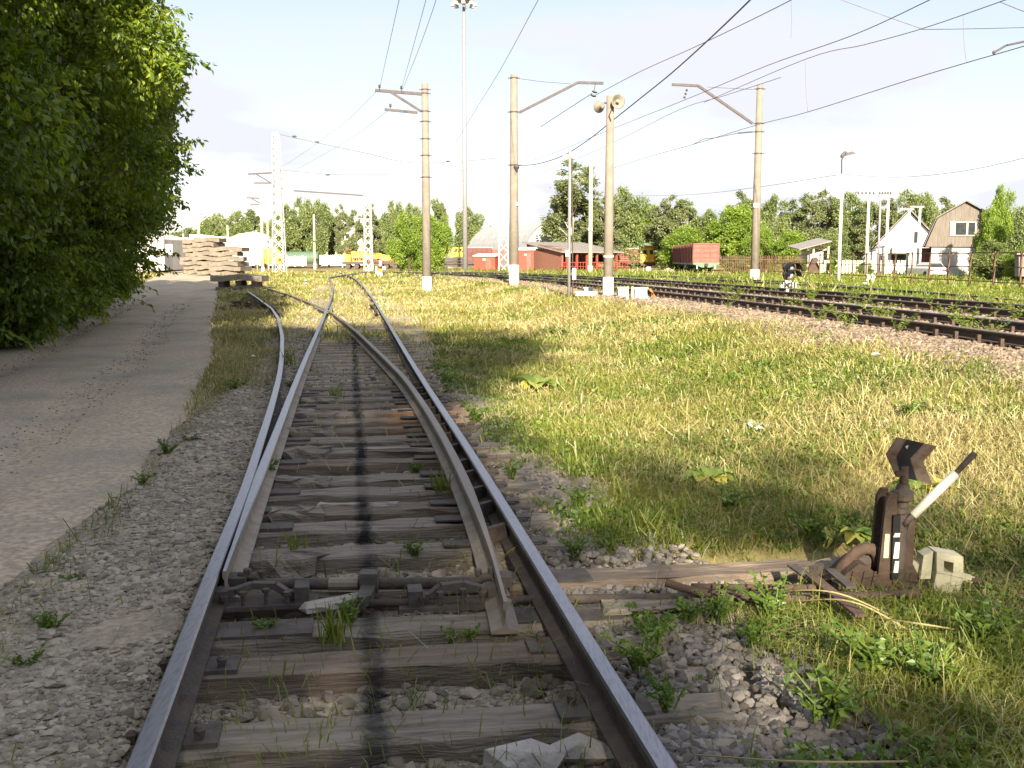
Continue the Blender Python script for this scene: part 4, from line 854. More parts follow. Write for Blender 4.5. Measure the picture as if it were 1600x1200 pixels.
for k in range(26): mb.box((-.9 + k * .49, -1.2, .6), (.06, .06, 1.2))
mb.build('railing', 'red_paint', e)
# red huts
for (px, d, w, h, lab, rz) in [(761, 160, 3.3, 2.0, 'small red hut with pale slanted roof right of the floodlight mast', -.25), (820, 155, 2.4, 2.9, 'taller red hut between the concrete pole and the brick shed', .1)]:
    g0 = at(px, d, 0); e = empty('hut', g0, lab, 'hut', 'red huts', rz)
    MB().box((0, 0, h / 2), (w, 2.4, h)).build('wall', 'red_paint', e); MB().prism([(-1.5, h + .05), (1.5, h + .35), (1.5, h + .47), (-1.5, h + .17)], -w / 2 - .2, w / 2 + .2, 'x').build('roof', 'plaster_white', e)
    MB().box((w * .18, -1.22, h * .45), (w * .28, .05, h * .8)).build('door', 'wagon_red', e); MB().box((w * .1, -1.21, h * .78), (w * .4, .04, .22)).build('sign_board', 'plaster_white', e)
# white hall left with rounded roof
d = 185; rp = at(399, d, 0); e = empty('hall', rp, 'big white hall with shallow arched roof behind the far poles', 'hall')
poly_obj('wall', [(357, 415), (357, 373), (374, 366), (395, 363), (409, 366), (425, 372), (441, 382), (441, 415)], d, 25, 'plaster_white', e, rp)
poly_obj('roof_edge', [(356, 372.2), (374, 365), (395, 362), (410, 365), (426, 371), (442, 381), (442, 383), (425, 373.2), (409, 367), (395, 364), (374, 367), (356, 374)], d - .3, 25.6, 'plaster_grey', e, rp)
rp = at(318, d + 6, 0); e = empty('warehouse', rp, 'low cream warehouse with flat roof behind the slab stacks', 'warehouse')
poly_obj('wall', [(250, 410), (250, 372), (300, 374), (357, 371), (357, 410)], d + 6, 20, 'cream_wall', e, rp); poly_obj('roof', [(249, 372), (249, 369), (300, 372), (357, 369), (357, 371.5), (300, 374.5)], d + 5.6, 20.6, 'plaster_white', e, rp)
poly_obj('clerestory', [(296, 371), (296, 366), (333, 368), (333, 372)], d + 9, 8, 'plaster_white', e, rp)
rp = at(245, 98, 0); e = empty('building', rp, 'grey plastered gable wall at the road end partly hidden by leaves', 'building', rz=0)
poly_obj('wall', [(205, 428), (205, 360), (228, 366), (256, 374), (257, 422)], 98, 9, 'plaster_grey', e, rp); MB().tube([P(256, 422, 97.6) - rp, P(254, 368, 97.6) - rp], .12, 8).build('corner_post', 'whitewash', e)
MB().box(P(260, 390, 97.5) - rp + [.3, -.1, 0], (.6, .08, 1.0)).build('white_board', 'white_paint', e)
rp = at(535, 200, 0); e = empty('apartment_block', rp, 'cream block glimpsed between birches behind the white wall', 'building')
poly_obj('wall', [(500, 415), (500, 362), (566, 360), (566, 415)], 230, 12, 'cream_wall', e, rp)
for k in range(5):
    for j in range(3): MB().box(P(507 + k * 12, 369 + j * 12, 229.9) - rp, (.9, .1, 1.0)).build('window', 'dark_glass', e)
rp = at(520, 168, 0); e = empty('wall', rp, 'white washed boundary wall left of the yellow machines', 'wall'); poly_obj('wall_panel', [(499, 413), (499, 399), (548, 399), (548, 413)], 168, .4, 'plaster_white', e, rp)
rp = at(472, 150, 0); e = empty('wall', rp, 'pinkish concrete slab fence with white posts before the green tank wagon', 'fence')
for k in range(3): MB().box(P(454 + k * 10, 408, 150) - rp + np.array([.0, 0, 0]), (.93, .15, 1.3)).build('fence_panel', 'concrete_pale', e)
for k in range(3): MB().box(P(449 + k * 12, 408, 149.6) - rp, (.22, .2, 1.6)).build('fence_post', 'whitewash', e)
# houses, turned towards the camera: u runs along the facade, th is its turn
def hframe(px0, d, th, label, name='house'):
    x0 = (px0 - CX) / F * d; e = empty(name, (x0, d, 0), label, 'house', rz=th)
    def q(px, py):
        t = (px - CX) / F; u = (d * t - x0) / (math.cos(th) - math.sin(th) * t); dd = d + u * math.sin(th); return u, P(px, py, dd)[2]
    def pl(nm, pts, y0, t, m_, par=None): mb = MB(); mb.prism([q(x, y) for x, y in pts], y0, y0 + t, 'y'); return mb.build(nm, m_, par or e)
    def rf(segs, y0, y1, t):
        mb = MB()
        for a1, b1 in segs: p, r_ = q(*a1), q(*b1); mb.prism([p, r_, (r_[0], r_[1] + t), (p[0], p[1] + t)], y0, y1)
        mb.build('roof', 'house_roof', e)
    return e, pl, rf
e, pl, rf = hframe(1412, 120, -.36, 'white A-frame house with steep gable and one upstairs window')
pl('wall', [(1349, 426), (1349, 400), (1413, 331), (1462, 380), (1462, 426)], 0, 9, 'plaster_white'); rf([((1344, 404), (1413.5, 328.5)), ((1413.5, 328.5), (1468, 384))], -.5, 9.3, .2)
f_ = pl('window', [(1397, 381), (1397, 360), (1413, 360), (1413, 381)], -.06, .05, 'white_paint'); pl('pane', [(1398.5, 379.5), (1398.5, 361.5), (1409, 361.5), (1409, 379.5)], -.1, .03, 'plaster_grey', f_)
f_ = pl('window', [(1421, 381), (1421, 361), (1431, 361), (1431, 381)], -.06, .05, 'white_paint'); pl('pane', [(1422, 379.5), (1422, 362), (1430, 362), (1430, 379.5)], -.1, .03, 'dark_glass', f_)
pl('porch_roof', [(1380, 397), (1388, 387), (1400, 384), (1413, 390), (1418, 397)], -2, 2.0, 'plaster_grey'); pl('porch_dark_panel', [(1388, 412), (1388, 398), (1414, 398), (1414, 412)], -.08, .05, 'dark_glass')  # dark panel stands in for the shade under the porch roof
pl('shutter', [(1366, 406), (1366, 399), (1374, 399), (1374, 406)], -.05, .04, 'dark_glass'); pl('chimney', [(1411, 329), (1411, 320), (1417, 320), (1417, 331)], 3, .8, 'brick')
e, pl, rf = hframe(1500, 95, -.36, 'unpainted plank mansard house with broken dark window above a grey block ground floor')
pl('ground_floor', [(1450, 442), (1450, 385), (1556, 387), (1556, 442)], 0, 8, 'plaster_grey'); pl('gable', [(1440, 385.5), (1457, 341), (1500, 316.5), (1543, 340), (1560, 386)], -.2, 8.4, 'house_plank')
rf([((1437.5, 386), (1455.5, 341)), ((1455.5, 341), (1500, 315)), ((1500, 315), (1546, 340)), ((1546, 340), (1563, 386))], -.5, 8.6, .13)
f_ = pl('window', [(1477, 368.5), (1477, 346), (1517, 347), (1517, 368.5)], -.3, .06, 'cream_wall')
for a1, b1 in ((1478.5, 1484), (1485.5, 1502), (1505, 1515.5)): pl('pane', [(a1, 367), (a1, 348), (b1, 348), (b1, 367)], -.34, .03, 'dark_glass' if a1 > 1480 else 'plaster_grey', f_)
pl('lean_to', [(1436, 418), (1436, 387), (1450, 387), (1450, 418)], 2, 3, 'wagon_dark')
# little tilted shed behind the fence
d = 112; rp = at(1268, d, 0); e = empty('shed', rp, 'small shed under a tilted grey sheet roof behind the rusty fence', 'shed')
mb = MB(); p = [P(1241, 391, d) - rp, P(1291, 378, d) - rp]; mb.add([(p[0][0], -2, p[0][2]), (p[1][0], -2, p[1][2]), (p[1][0], 3, p[1][2] + .4), (p[0][0], 3, p[0][2] + .4), (p[0][0], -2, p[0][2] + .1), (p[1][0], -2, p[1][2] + .1), (p[1][0], 3, p[1][2] + .5), (p[0][0], 3, p[0][2] + .5)], [(0, 1, 2, 3), (7, 6, 5, 4), (0, 4, 5, 1), (1, 5, 6, 2), (2, 6, 7, 3), (3, 7, 4, 0)]); mb.build('roof', 'roof_sheet', e)
poly_obj('wall', [(1262, 412), (1262, 392), (1288, 392), (1288, 412)], d, 2.5, 'plaster_grey', e, rp); poly_obj('lintel', [(1266, 387), (1291, 392), (1291, 388), (1271, 385.5)], d - .3, .2, 'cream_wall', e, rp)
for px in (1266, 1289): MB().box((P(px, 390, d)[0] - rp[0], -1.2, 1.9), (.15, .15, 2.2)).build('post', 'cream_wall', e)
rp = at(1272, 104, 0); e = empty('scrap_sheets', rp, 'rusty brown leaning metal sheets behind the rusty fence', 'scrap'); poly_obj('sheet', [(1262, 428), (1270, 404), (1276, 402), (1282, 409), (1281, 428)], 104, .5, 'iron_rust', e, rp); poly_obj('sheet', [(1277, 410), (1281, 406), (1284, 416), (1283, 422)], 103.6, .2, 'concrete_pale', e, rp)
d = 70; rp = at(1600, d, 0); e = empty('garage', rp, 'dark shed wall cut by the right edge of the photo', 'shed'); poly_obj('wall', [(1592, 432), (1592, 398), (1650, 396), (1650, 432)], d, .6, 'house_roof', e, rp); poly_obj('roof', [(1589, 398), (1589, 395), (1652, 393), (1652, 396)], d - .3, 1.0, 'house_roof', e, rp)
rp = at(1325, 118, 0); e = empty('fence', rp, 'low cream paling fence before the A-frame house', 'fence'); mb = MB()
for k in range(34): mb.box((-5 + k * .42, 0, .75), (.28, .05, 1.5))
mb.build('palings', 'cream_wall', e); MB().box((2, .08, 1.1), (14.4, .05, .1)).build('rail_board', 'cream_wall', e)

# ================================================================== FENCE OF RUSTY BARS
e = empty('fence', (26.6, 45, 0), 'long rusty bar fence on the far side of the main tracks', 'fence'); ys = list(np.arange(0, 66, 2.95))
for i, y in enumerate(ys): MB().box((random.uniform(-.04, .04), y, 1.02), (.09, .09, 2.15 + random.uniform(-.08, .12)), Matrix.Rotation(random.uniform(-.02, .02), 3, 'Y')).build('fence_post', 'fence_rust', e)
for z in (2.02, 1.25, .42):
    mb = MB()
    for a1, b1 in zip(ys[:-1], ys[1:]): mb.bar((0, a1, z + random.uniform(-.03, .03)), (0, b1, z + random.uniform(-.03, .03)), .04, .055)
    mb.build('fence_rail', 'fence_rust', e)
e = empty('fence', (21.5, 103, 0), 'dark rusty picket fence overgrown behind the bent arm pole', 'fence'); mb = MB()
for k in range(46): mb.box((-.6 + k * .19, k * .05, .95 + .1 * random.random()), (.06, .05, 1.95))
mb.build('pickets', 'fence_rust', e); MB().bar((-.6, 0, 1.6), (8.2, 2.3, 1.6), .05, .08).build('fence_rail', 'fence_rust', e)

# ================================================================== ROLLING STOCK
def bogie(par, y, m_='iron_dark'):
    mb = MB(); mb.box((0, y, .55), (2.0, 2.2, .25)); mb.build('bogie', m_, par)
    for dy in (-.92, .92):
        for sx in (-.78, .78): MB().lathe((sx, y + dy, .475), [(.475, -.06), (.475, .06)], 16, axis=(1, 0, 0)).build('wheel', 'iron_grey', par)
def gondola(loc, rz, label, group='goods wagons on the right siding'):
    e = empty('goods_wagon', loc, label, 'wagon', group, rz); L_ = 12.6; w = 3.05
    MB().box((0, L_ / 2 + .6, 2.35), (w, L_, 2.3)).build('body', 'wagon_red', e)
    mb = MB()
    for k in range(9):
        for s in (-1, 1): mb.box((s * (w / 2 + .06), .66 + k * (L_ - .12) / 8, 2.3), (.12, .12, 2.4))
    mb.build('side_ribs', 'wagon_dark', e); mb = MB()  # darker red puts the shade of the wagon sides into the ribs
    for z in (1.25, 1.85, 2.45, 3.05, 3.5): mb.box((0, .56, z), (w + .1, .1, .10))
    for x in (-1.5, -.6, .6, 1.5): mb.box((x, .55, 2.35), (.09, .08, 2.3))
    mb.build('end_ribs', 'wagon_red', e)
    MB().box((0, L_ / 2 + .6, 1.08), (w + .1, L_ + .5, .22)).prism([(-1.5, 1.0), (1.5, 1.0), (.5, .62), (-.5, .62)], .36, .6).build('underframe', 'wagon_green', e)
    MB().box((0, .3, .95), (.35, .9, .3)).build('coupler', 'iron_rust', e); MB().box((-1.1, .35, .65), (.12, .06, .4)).box((1.1, .35, .65), (.12, .06, .4)).build('hose', 'white_paint', e)
    bogie(e, 2.6); bogie(e, L_ - 1.4); return e
g0 = gondola((23.6, 125, .0), -.045, 'nearest reddish brown open goods wagon with ribbed end wall and green underframe')
for k, lb in enumerate(['second reddish goods wagon, coupled behind the nearest one', 'third goods wagon in the receding row, dark ribbed side', 'fourth goods wagon in the receding row', 'fifth goods wagon, next to the orange locomotive']):
    y = 139.4 + k * 14; copy_tree(g0, lb, loc=(23.6 + .62 * (k + 1) + .35 * (k + 1) ** 1.6, y, 0), rz=-.06 - .035 * k)
# locomotive
rp = at(1011, 195); e = empty('locomotive', (rp[0], 195, -.15), 'orange fronted locomotive facing the camera between brown wagons', 'locomotive', rz=-.02)
MB().prism([(-1.5, 1.0), (1.5, 1.0), (1.5, 3.3), (1.2, 4.0), (.6, 4.3), (-.6, 4.3), (-1.2, 4.0), (-1.5, 3.3)], 0, 14).build('body', 'orange_paint', e)
MB().prism([(-1.1, 1.2), (1.1, 1.2), (1.1, 3.3), (.7, 3.8), (-.7, 3.8), (-1.1, 3.3)], -.18, -.01).build('front_panel', 'yellow_paint', e)
MB().box((-.7, -.22, 3.05), (.8, .05, .7)).build('windscreen', 'dark_glass', e); MB().box((.7, -.22, 3.05), (.8, .05, .7)).build('windscreen', 'dark_glass', e)
for s in (-1, 1): MB().lathe((s * .9, -.2, 1.5), [(.18, 0), (.18, .1)], 10, axis=(0, -1, 0)).build('headlight', 'white_paint', e)
MB().box((0, -.15, .75), (2.8, .3, .5)).build('buffer_beam', 'iron_dark', e); bogie(e, 3); bogie(e, 11)
for (px, d, lab, w, h, roof, wall, round_) in [(979, 178, 'brown plank covered wagon between the shed and the orange locomotive', 3.5, 2.3, 'cream_wall', 'wagon_red', 0), (1003, 225, 'carriage with green rounded roof behind the orange locomotive', 4.4, 3.2, 'tank_green', 'tank_green', 1), (1031, 205, 'ochre brown wagon right of the orange locomotive', 2.6, 2.5, 'wagon_red', 'iron_rust', 0)]:
    rp = at(px, d); e = empty('goods_wagon', (rp[0], d, 0), lab, 'wagon', 'wagons around the locomotive', -.1)
    MB().box((0, 6, 1.05 + h / 2), (w, 12, h)).build('body', wall, e)
    if round_: MB().prism([(w / 2 * math.cos(math.pi * k / 8), 1.05 + h + .9 * math.sin(math.pi * k / 8)) for k in range(9)], -.1, 12.1).build('roof', roof, e)
    else: MB().box((0, 6, 1.12 + h), (w + .3, 12.3, .14)).build('roof', roof, e)
    mb = MB()
    for k in range(7): mb.box((0, -.05, 1.2 + k * h / 7), (w + .06, .08, .05))
    mb.build('end_ribs', 'iron_rust', e); bogie(e, 2.4); bogie(e, 9.6)
# brown van before the hangar, flat wagons, yellow machines
rp = at(745, 172); e = empty('goods_wagon', (rp[0] + .2, 172, 0), 'dull brown covered wagon behind the small red hut', 'wagon', rz=0.12); MB().box((0, 0, 2.1), (4.4, 2.8, 2.7)).build('body', 'wagon_dark', e); MB().box((0, 0, 3.5), (4.6, 3, .12)).build('roof', 'plaster_grey', e); MB().box((3.3, .2, 2.0), (2.0, 2.7, 2.4)).build('end_body', 'wagon_red', e); MB().box((.3, 0, .6), (4.2, 2.2, .4)).build('underframe', 'iron_dark', e)
rp = at(702, 158); e = empty('rail_crane', (rp[0], 158, 0), 'yellow track crane lying on a dark flat wagon behind the gravel pile', 'crane', rz=.08)
MB().box((-1.0, 0, 1.15), (9.5, 2.6, .45)).box((.6, 0, 1.6), (4.4, 2.5, .3)).build('wagon_deck', 'iron_dark', e); MB().box((-.5, 0, .65), (6, 2, .4)).build('underframe', 'iron_dark', e)
mb = MB()
for z in (2.2, 3.1): mb.bar((-1.5, -.6, z), (2.3, -.6, z + .25), .2, .2); mb.bar((-1.5, .6, z), (2.3, .6, z + .25), .2, .2)
for k in range(6): mb.bar((-1.4 + k * .62, -.6, 2.2), (-1.0 + k * .62, -.6, 3.2), .12, .12)
mb.build('jib', 'yellow_paint', e); MB().box((1.2, 0, 2.3), (2.0, 1.8, .7)).build('engine_box', 'yellow_paint', e); MB().box((-2.4, -.3, 1.9), (.5, .5, 1.2)).build('mast_foot', 'yellow_paint', e); MB().box((-3.2, -.2, 1.5), (1.4, 1.2, .7)).build('winch', 'orange_paint', e)
for x, z in ((-1.9, 3.0), (2.3, 3.5), (2.3, 2.9)): MB().lathe((x, -.75, z), [(.22, 0), (.22, .1)], 12, axis=(0, -1, 0)).build('pulley', 'black_paint', e)
rp = at(583, 168); e = empty('flat_wagon', (rp[0], 168, 0), 'dark flat wagon under the row of yellow and orange machine frames', 'wagon', rz=.02); MB().box((0, 0, 1.0), (9.4, 2.8, .4)).build('deck', 'iron_dark', e)
for x in (-3.8, -2.4, 2.4, 3.8):
    for sy in (-1.2, 1.2): MB().lathe((x, sy, .45), [(.42, -.06), (.42, .06)], 12, axis=(0, 1, 0)).build('wheel', 'iron_dark', e)
pr = None
for k in range(7):
    lb = ordi(k + 1) + ' yellow hopper unit from the left on the flat wagon' ; loc = (rp[0] - 2.7 + k * .98, 168, 1.22)
    if pr is None:
        pr = empty('machine_unit', loc, lb, 'machine', 'yellow hopper units on the flat wagon')
        MB().prism([(-.5, .75), (.5, .6), (.45, 1.35), (.2, 1.6), (-.35, 1.75), (-.5, 1.4)], -1.0, 1.0).build('hopper', 'yellow_paint', pr)
        MB().box((-.35, -.9, .45), (.12, .12, .95)).box((.35, -.9, .4), (.12, .12, .85)).bar((-.35, -.92, .1), (.35, -.92, .8), .1, .1).box((0, .2, .35), (.7, 1.0, .6)).build('stand', 'orange_paint', pr)
        MB().box((0, -1.02, .68), (.8, .06, .08)).build('plate', 'plaster_grey', pr)
    else: copy_tree(pr, lb, loc=np.array(loc) + [0, 0, -.05 * k + (0, .1, -.1)[k % 3]], scale=(1, 1, 1 - .03 * k))
e = empty('machine_cab', (rp[0] - 3.9, 168, 1.22), 'small orange and yellow cab frame at the left end of the flat wagon', 'machine'); MB().box((0, 0, .55), (1.0, 1.6, 1.1)).build('cab', 'yellow_paint', e); MB().tube([(-.5, -.8, 0), (-.4, -.8, 1.8), (.6, -.8, 2.0), (.8, -.8, 0)], .07, 6).build('frame', 'orange_paint', e)
rp = at(475, 172); e = empty('tank_wagon', (rp[0], 172, 0), 'long dark green tank wagon behind the pinkish slab fence', 'wagon', rz=.05); MB().lathe((-3.0, 0, 1.75), [(.2, 0), (1.0, .1), (1.1, .3), (1.1, 5.5), (1.0, 5.7), (.2, 5.8)], 18, axis=(1, 0, 0)).build('tank', 'tank_green', e, smooth=True); MB().box((0, 0, .7), (6, 2, .35)).build('frame', 'iron_dark', e)
rp = at(428, 172); e = empty('tank_truck', (rp[0], 172, 0), 'bright yellow rounded tank behind the widest lattice mast', 'tank'); MB().lathe((-1.5, 0, 2.2), [(.3, 0), (1.1, .3), (1.25, 1.4), (1.1, 2.6), (.4, 3.0)], 16, axis=(1, 0, 0)).build('tank', 'yellow_paint', e, smooth=True); MB().box((0, 0, 1.0), (3.4, 2, .6)).build('chassis', 'orange_paint', e); MB().box((2.4, 0, 1.7), (1.2, 1.8, 1.2)).build('cab', 'yellow_paint', e)
for x in (-1, 1, 2.4): MB().lathe((x, -1, .45), [(.45, -.1), (.45, .1)], 12, axis=(0, 1, 0)).build('wheel', 'rubber', e)
rp = at(397, 168); e = empty('trailer', (rp[0] - .2, 168, 0), 'low white box trailer before the white hall', 'trailer'); MB().box((0, 0, 1.1), (3.6, 2, 1.0)).build('body', 'plaster_white', e)
for x in (-1.2, 1.2): MB().lathe((x, -1, .4), [(.4, -.1), (.4, .1)], 12, axis=(0, 1, 0)).build('wheel', 'rubber', e)
rp = at(268, 130); e = empty('goods_wagon', (rp[0], 130, .1), 'brown wagon with pale chalk marks seen past the grey gable wall', 'wagon'); MB().box((.2, 0, .95), (3.4, 2.8, 1.4)).build('body', 'wagon_dark', e)
for k in range(4): MB().box((-.7 + k * .42, -1.43, 1.1 + .1 * (k % 2)), (.2, .03, .2)).build('chalk_mark', 'plaster_white', e)
rp = at(272, 140); 
for k in range(5):
    o = MB().box((0, 0, 0), (3.6 - .1 * k, 1.6, .26)).build('beam_layer', 'wagon_red' if k % 2 else 'concrete_pale', loc=(rp[0] + .1 * k, 140, 1.9 + k * .36)); tag(o, ordi(k + 1) + ' layer from below of the brown beam stack behind the chalk marked wagon', 'beam', 'beam layers of the far stack')

# ================================================================== CONCRETE SLAB STACKS
def warped_slab(L, w, t, amp, ph, seed):
    r = np.random.default_rng(seed); n = 16; vs = []
    for i in range(n + 1):
        x = -L / 2 + L * i / n; z = amp * math.sin(ph + x * 2.6 / L * math.pi) + r.normal(0, .006)
        for a1, b1 in ((-w / 2, 0), (w / 2, 0), (w / 2, t), (w / 2 - .03, t + .02), (-w / 2 + .03, t + .02), (-w / 2, t)): vs.append((x, a1 + r.normal(0, .01), z + b1))
    m = 6; fs = [(i * m + k, i * m + (k + 1) % m, (i + 1) * m + (k + 1) % m, (i + 1) * m + k) for i in range(n) for k in range(m)] + [tuple(range(m))[::-1], tuple(range(n * m, n * m + m))]
    return MB().add(vs, fs)
def stack(px, by, d, n, L, dz, rz, nm, skew=0.0, w=2.2, mt='slab_concrete'):
    x0 = (px - CX) / F * d; z0 = P(px, by, d)[2]; z0 = min(z0, gz(x0, d) + .1)
    for k in range(n):
        o = warped_slab(L * random.uniform(.80, 1.08), w, dz * .80, dz * .13, random.uniform(-.6, .6) + 1.2 * (k % 2), k + int(px)).build('concrete_slab', mt, loc=(x0 + random.uniform(-.2, .2) + skew * k, d + random.uniform(-.2, .2), z0 + dz * k), rz=rz + random.uniform(-.14, .14))
        tag(o, 'warped concrete slab, ' + ordi(k + 1) + ' from the ground in the ' + nm, 'slab', 'concrete slabs in the ' + nm)
stack(309, 426, 88, 8, 2.0, .36, .05, 'left slab stack')
stack(333, 427, 84, 8, 1.9, .37, -.1, 'middle slab stack')
stack(361, 424, 78, 6, 2.3, .36, .0, 'right slab stack')
gq = P(374, 452, 55); z_ = gz(gq[0], 55)
for k, (dx, dz, L_, t, lb, m_) in enumerate([(.35, .0, 2.7, .14, 'lowest long tan slab lying in the grass before the stacks', 'slab_concrete'), (0.0, .46, 2.7, .28, 'big thick slab propped above the others nearest the track', 'slab_thick')]):
    o = warped_slab(L_, 1.8, t, .05, 1.2, 60 + k).build('concrete_slab', m_, loc=(gq[0] + dx, 55 + .2 * k, z_ + dz), rz=-.04 + .06 * k); tag(o, lb, 'slab')
for k, dx in enumerate((-.8, .1, .95)): o = MB().box((0, 0, .17), (.3, 1.2, .32)).build('support_block', 'brush', loc=(gq[0] + dx, 55, z_ + .14)); tag(o, ordi(k + 1) + ' dark prop block from the left under the big thick slab', 'block', 'prop blocks under the slab')

# ================================================================== CAR
d = 92; rp = at(1461, d); e = empty('parked_car', (rp[0], d, -.02), 'white hatchback with red tail lights parked before the grey block house', 'car', rz=.12)
MB().prism([(-.78, .28), (.78, .28), (.80, .85), (.74, .92), (-.74, .92), (-.80, .85)], 0, 3.9).build('body', 'car_white', e)
MB().add([(-.74, .12, .92), (.74, .12, .92), (.74, 2.9, .92), (-.74, 2.9, .92), (-.58, .55, 1.38), (.58, .55, 1.38), (.58, 2.1, 1.38), (-.58, 2.1, 1.38)], [(0, 1, 5, 4), (1, 2, 6, 5), (2, 3, 7, 6), (3, 0, 4, 7), (4, 5, 6, 7)]).build('cabin', 'car_white', e)
MB().add([(-.64, .13, .98), (.64, .13, .98), (.53, .48, 1.32), (-.53, .48, 1.32)], [(0, 1, 2, 3)]).build('rear_window', 'dark_glass', e).location = (0, -.04, 0)
for s in (-1, 1):
    MB().box((s * .6, -.03, .68), (.34, .06, .16)).build('tail_light', 'car_red', e)
    for y in (.7, 3.1): MB().lathe((s * .72, y, .3), [(.3, -.1), (.3, .1)], 14, axis=(1, 0, 0)).build('wheel', 'rubber', e)
MB().box((0, -.06, .42), (1.6, .12, .2)).build('bumper', 'plaster_grey', e); MB().box((0, -.035, .66), (.5, .04, .13)).build('number_plate', 'white_paint', e)

# ================================================================== SMALL SIGNALS AND TRACKSIDE BOXES
def text_mesh(txt, size, m_, par, loc):
    cu = bpy.data.curves.new('lettering', 'FONT'); cu.body = txt; cu.size = size; cu.extrude = .006; cu.offset = .012; cu.align_x = 'CENTER'; cu.align_y = 'CENTER'
    tmp = bpy.data.objects.new('tmp', cu); COL.objects.link(tmp); bpy.context.view_layer.update(); me = bpy.data.meshes.new_from_object(tmp.evaluated_get(bpy.context.evaluated_depsgraph_get()))
    bpy.data.objects.remove(tmp); me.materials.clear(); me.materials.append(MATS[m_]); o = bpy.data.objects.new('lettering', me); COL.objects.link(o); o.parent = par; o.location = [float(a) for a in loc]; o.rotation_euler = (R(90), 0, 0); return o
gq = G(1230, 463); d = gq[1]; s_ = d / F; e = empty('dwarf_signal', gq, 'small two lamp dwarf signal with white number plate M21 between the main tracks', 'signal')
MB().lathe((0, 0, 0), [(.08, 0), (.05, .05), (.045, 12 * s_)], 10).build('post', 'whitewash', e); MB().box((0, 0, 24 * s_), (9 * s_, .16, 5 * s_)).build('bracket', 'whitewash', e)
for z, lb in ((33, 'a'), (44, 'b')):
    h_ = MB().lathe((0, .12, z * s_), [(.09, 0), (.17, .04), (.18, .22), (.15, .25)], 14, axis=(.15, -1, 0)).build('lamp_housing', 'iron_dark', e)
    mb = MB(); c0 = Vector((.05, -.13, z * s_)); vs = []
    for y_ in (0, .28):
        for k in range(9): t = math.pi * (k / 8 * 1.1 - .05); vs.append((c0.x + .19 * math.cos(t) + .10 * y_ / .28, c0.y - y_, c0.z + .19 * math.sin(t) - .1 * y_))
    mb.add(vs, [(k, k + 1, k + 10, k + 9) for k in range(8)]).build('visor', 'black_paint', e); MB().lathe((.03, -.14, z * s_), [(.11, 0), (.08, .03)], 12, axis=(0.1, -1, 0)).build('lens', 'galv', e)
MB().box((.05, -.10, 17.5 * s_), (21 * s_, .02, 8.5 * s_)).build('number_plate', 'plate_white', e); text_mesh('M21', 10.5 * s_, 'black_paint', e, (.05, -.118, 17.2 * s_))
MB().box((-9 * s_, 0, 16 * s_), (4 * s_, .1, 4 * s_)).build('side_box', 'white_paint', e)
gq = G(594, 430.5); d = gq[1]; s_ = d / F; e = empty('dwarf_signal', gq, 'little white dwarf signal with dark hood and orange lens in the grass beyond the curve', 'signal')
MB().box((0, 0, 3 * s_), (8 * s_, .3, 6 * s_), taper=.7).build('base', 'whitewash', e); MB().box((-5.5 * s_, 0, 8 * s_), (2.4 * s_, .2, 13 * s_)).build('side_post', 'whitewash', e); MB().box((0, .2, 19 * s_), (3.6 * s_, .2, 9 * s_)).build('top_box', 'lattice_white', e)
MB().box((1 * s_, 0, 9 * s_), (6 * s_, .3, 6 * s_)).build('head', 'orange_paint', e); MB().box((1.5 * s_, -.15, 13.3 * s_), (5 * s_, .4, 2 * s_)).build('hood', 'black_paint', e); MB().box((6.5 * s_, 0, 11.5 * s_), (5 * s_, .1, 5 * s_)).build('side_plate', 'whitewash', e)
gq = G(577, 424); tag(MB().lathe((0, 0, 0), [(.03, 0), (.03, .35), (.16, .4), (.2, .55), (.1, .7)], 10).build('marker_post', 'white_paint', loc=gq), 'tiny white round topped marker left of the far dwarf signal', 'marker')
gq = G(478, 447); s_ = gq[1] / F; e = empty('marker_post', gq, 'short black and white striped clearance post in the grass left of the curve', 'marker')
for k in range(5): MB().lathe((0, 0, k * 2 * s_), [(.055, 0), (.055, 2 * s_)], 10).build('stripe', ['whitewash', 'black_paint'][k % 2], e)
# white arrow target
gq = G(1360, 446); d = gq[1]; s_ = d / F; e = empty('switch_target', gq, 'small white double arrow switch target on a dark base by the fence', 'switch target')
mb = MB(); 
for dx in (-3, 4): mb.prism([((dx - 4) * s_, 17 * s_), ((dx + 0) * s_, 17 * s_), ((dx + 3.2) * s_, 13 * s_), ((dx) * s_, 8.5 * s_), ((dx - 4) * s_, 8.5 * s_), ((dx - 1) * s_, 13 * s_)], -.02, .01)
mb.build('arrow', 'white_paint', e); MB().tube([(-5 * s_, 0, 9 * s_), (-2 * s_, 0, 0)], .05, 6).build('lever', 'white_paint', e); MB().box((2 * s_, 0, 3 * s_), (3 * s_, .2, 8 * s_)).build('stand', 'galv', e); MB().box((-9 * s_, 0, 2 * s_), (8 * s_, .3, 5 * s_)).build('weight', 'white_paint', e)
# yellow striped plate post
gq = G(1167, 428); d = gq[1]; s_ = d / F; e = empty('warning_post', gq, 'narrow post with yellow plates beside the bent arm pole', 'sign'); MB().tube([(0, 0, 0), (.05, 0, 23 * s_)], .04, 8).build('post', 'black_paint', e)
for z, w in ((6, 7), (12, 7), (17, 7), (22.5, 4)): MB().box((0, -.05, z * s_), (w * s_, .03, 3.2 * s_)).build('plate', 'yellow_paint', e)
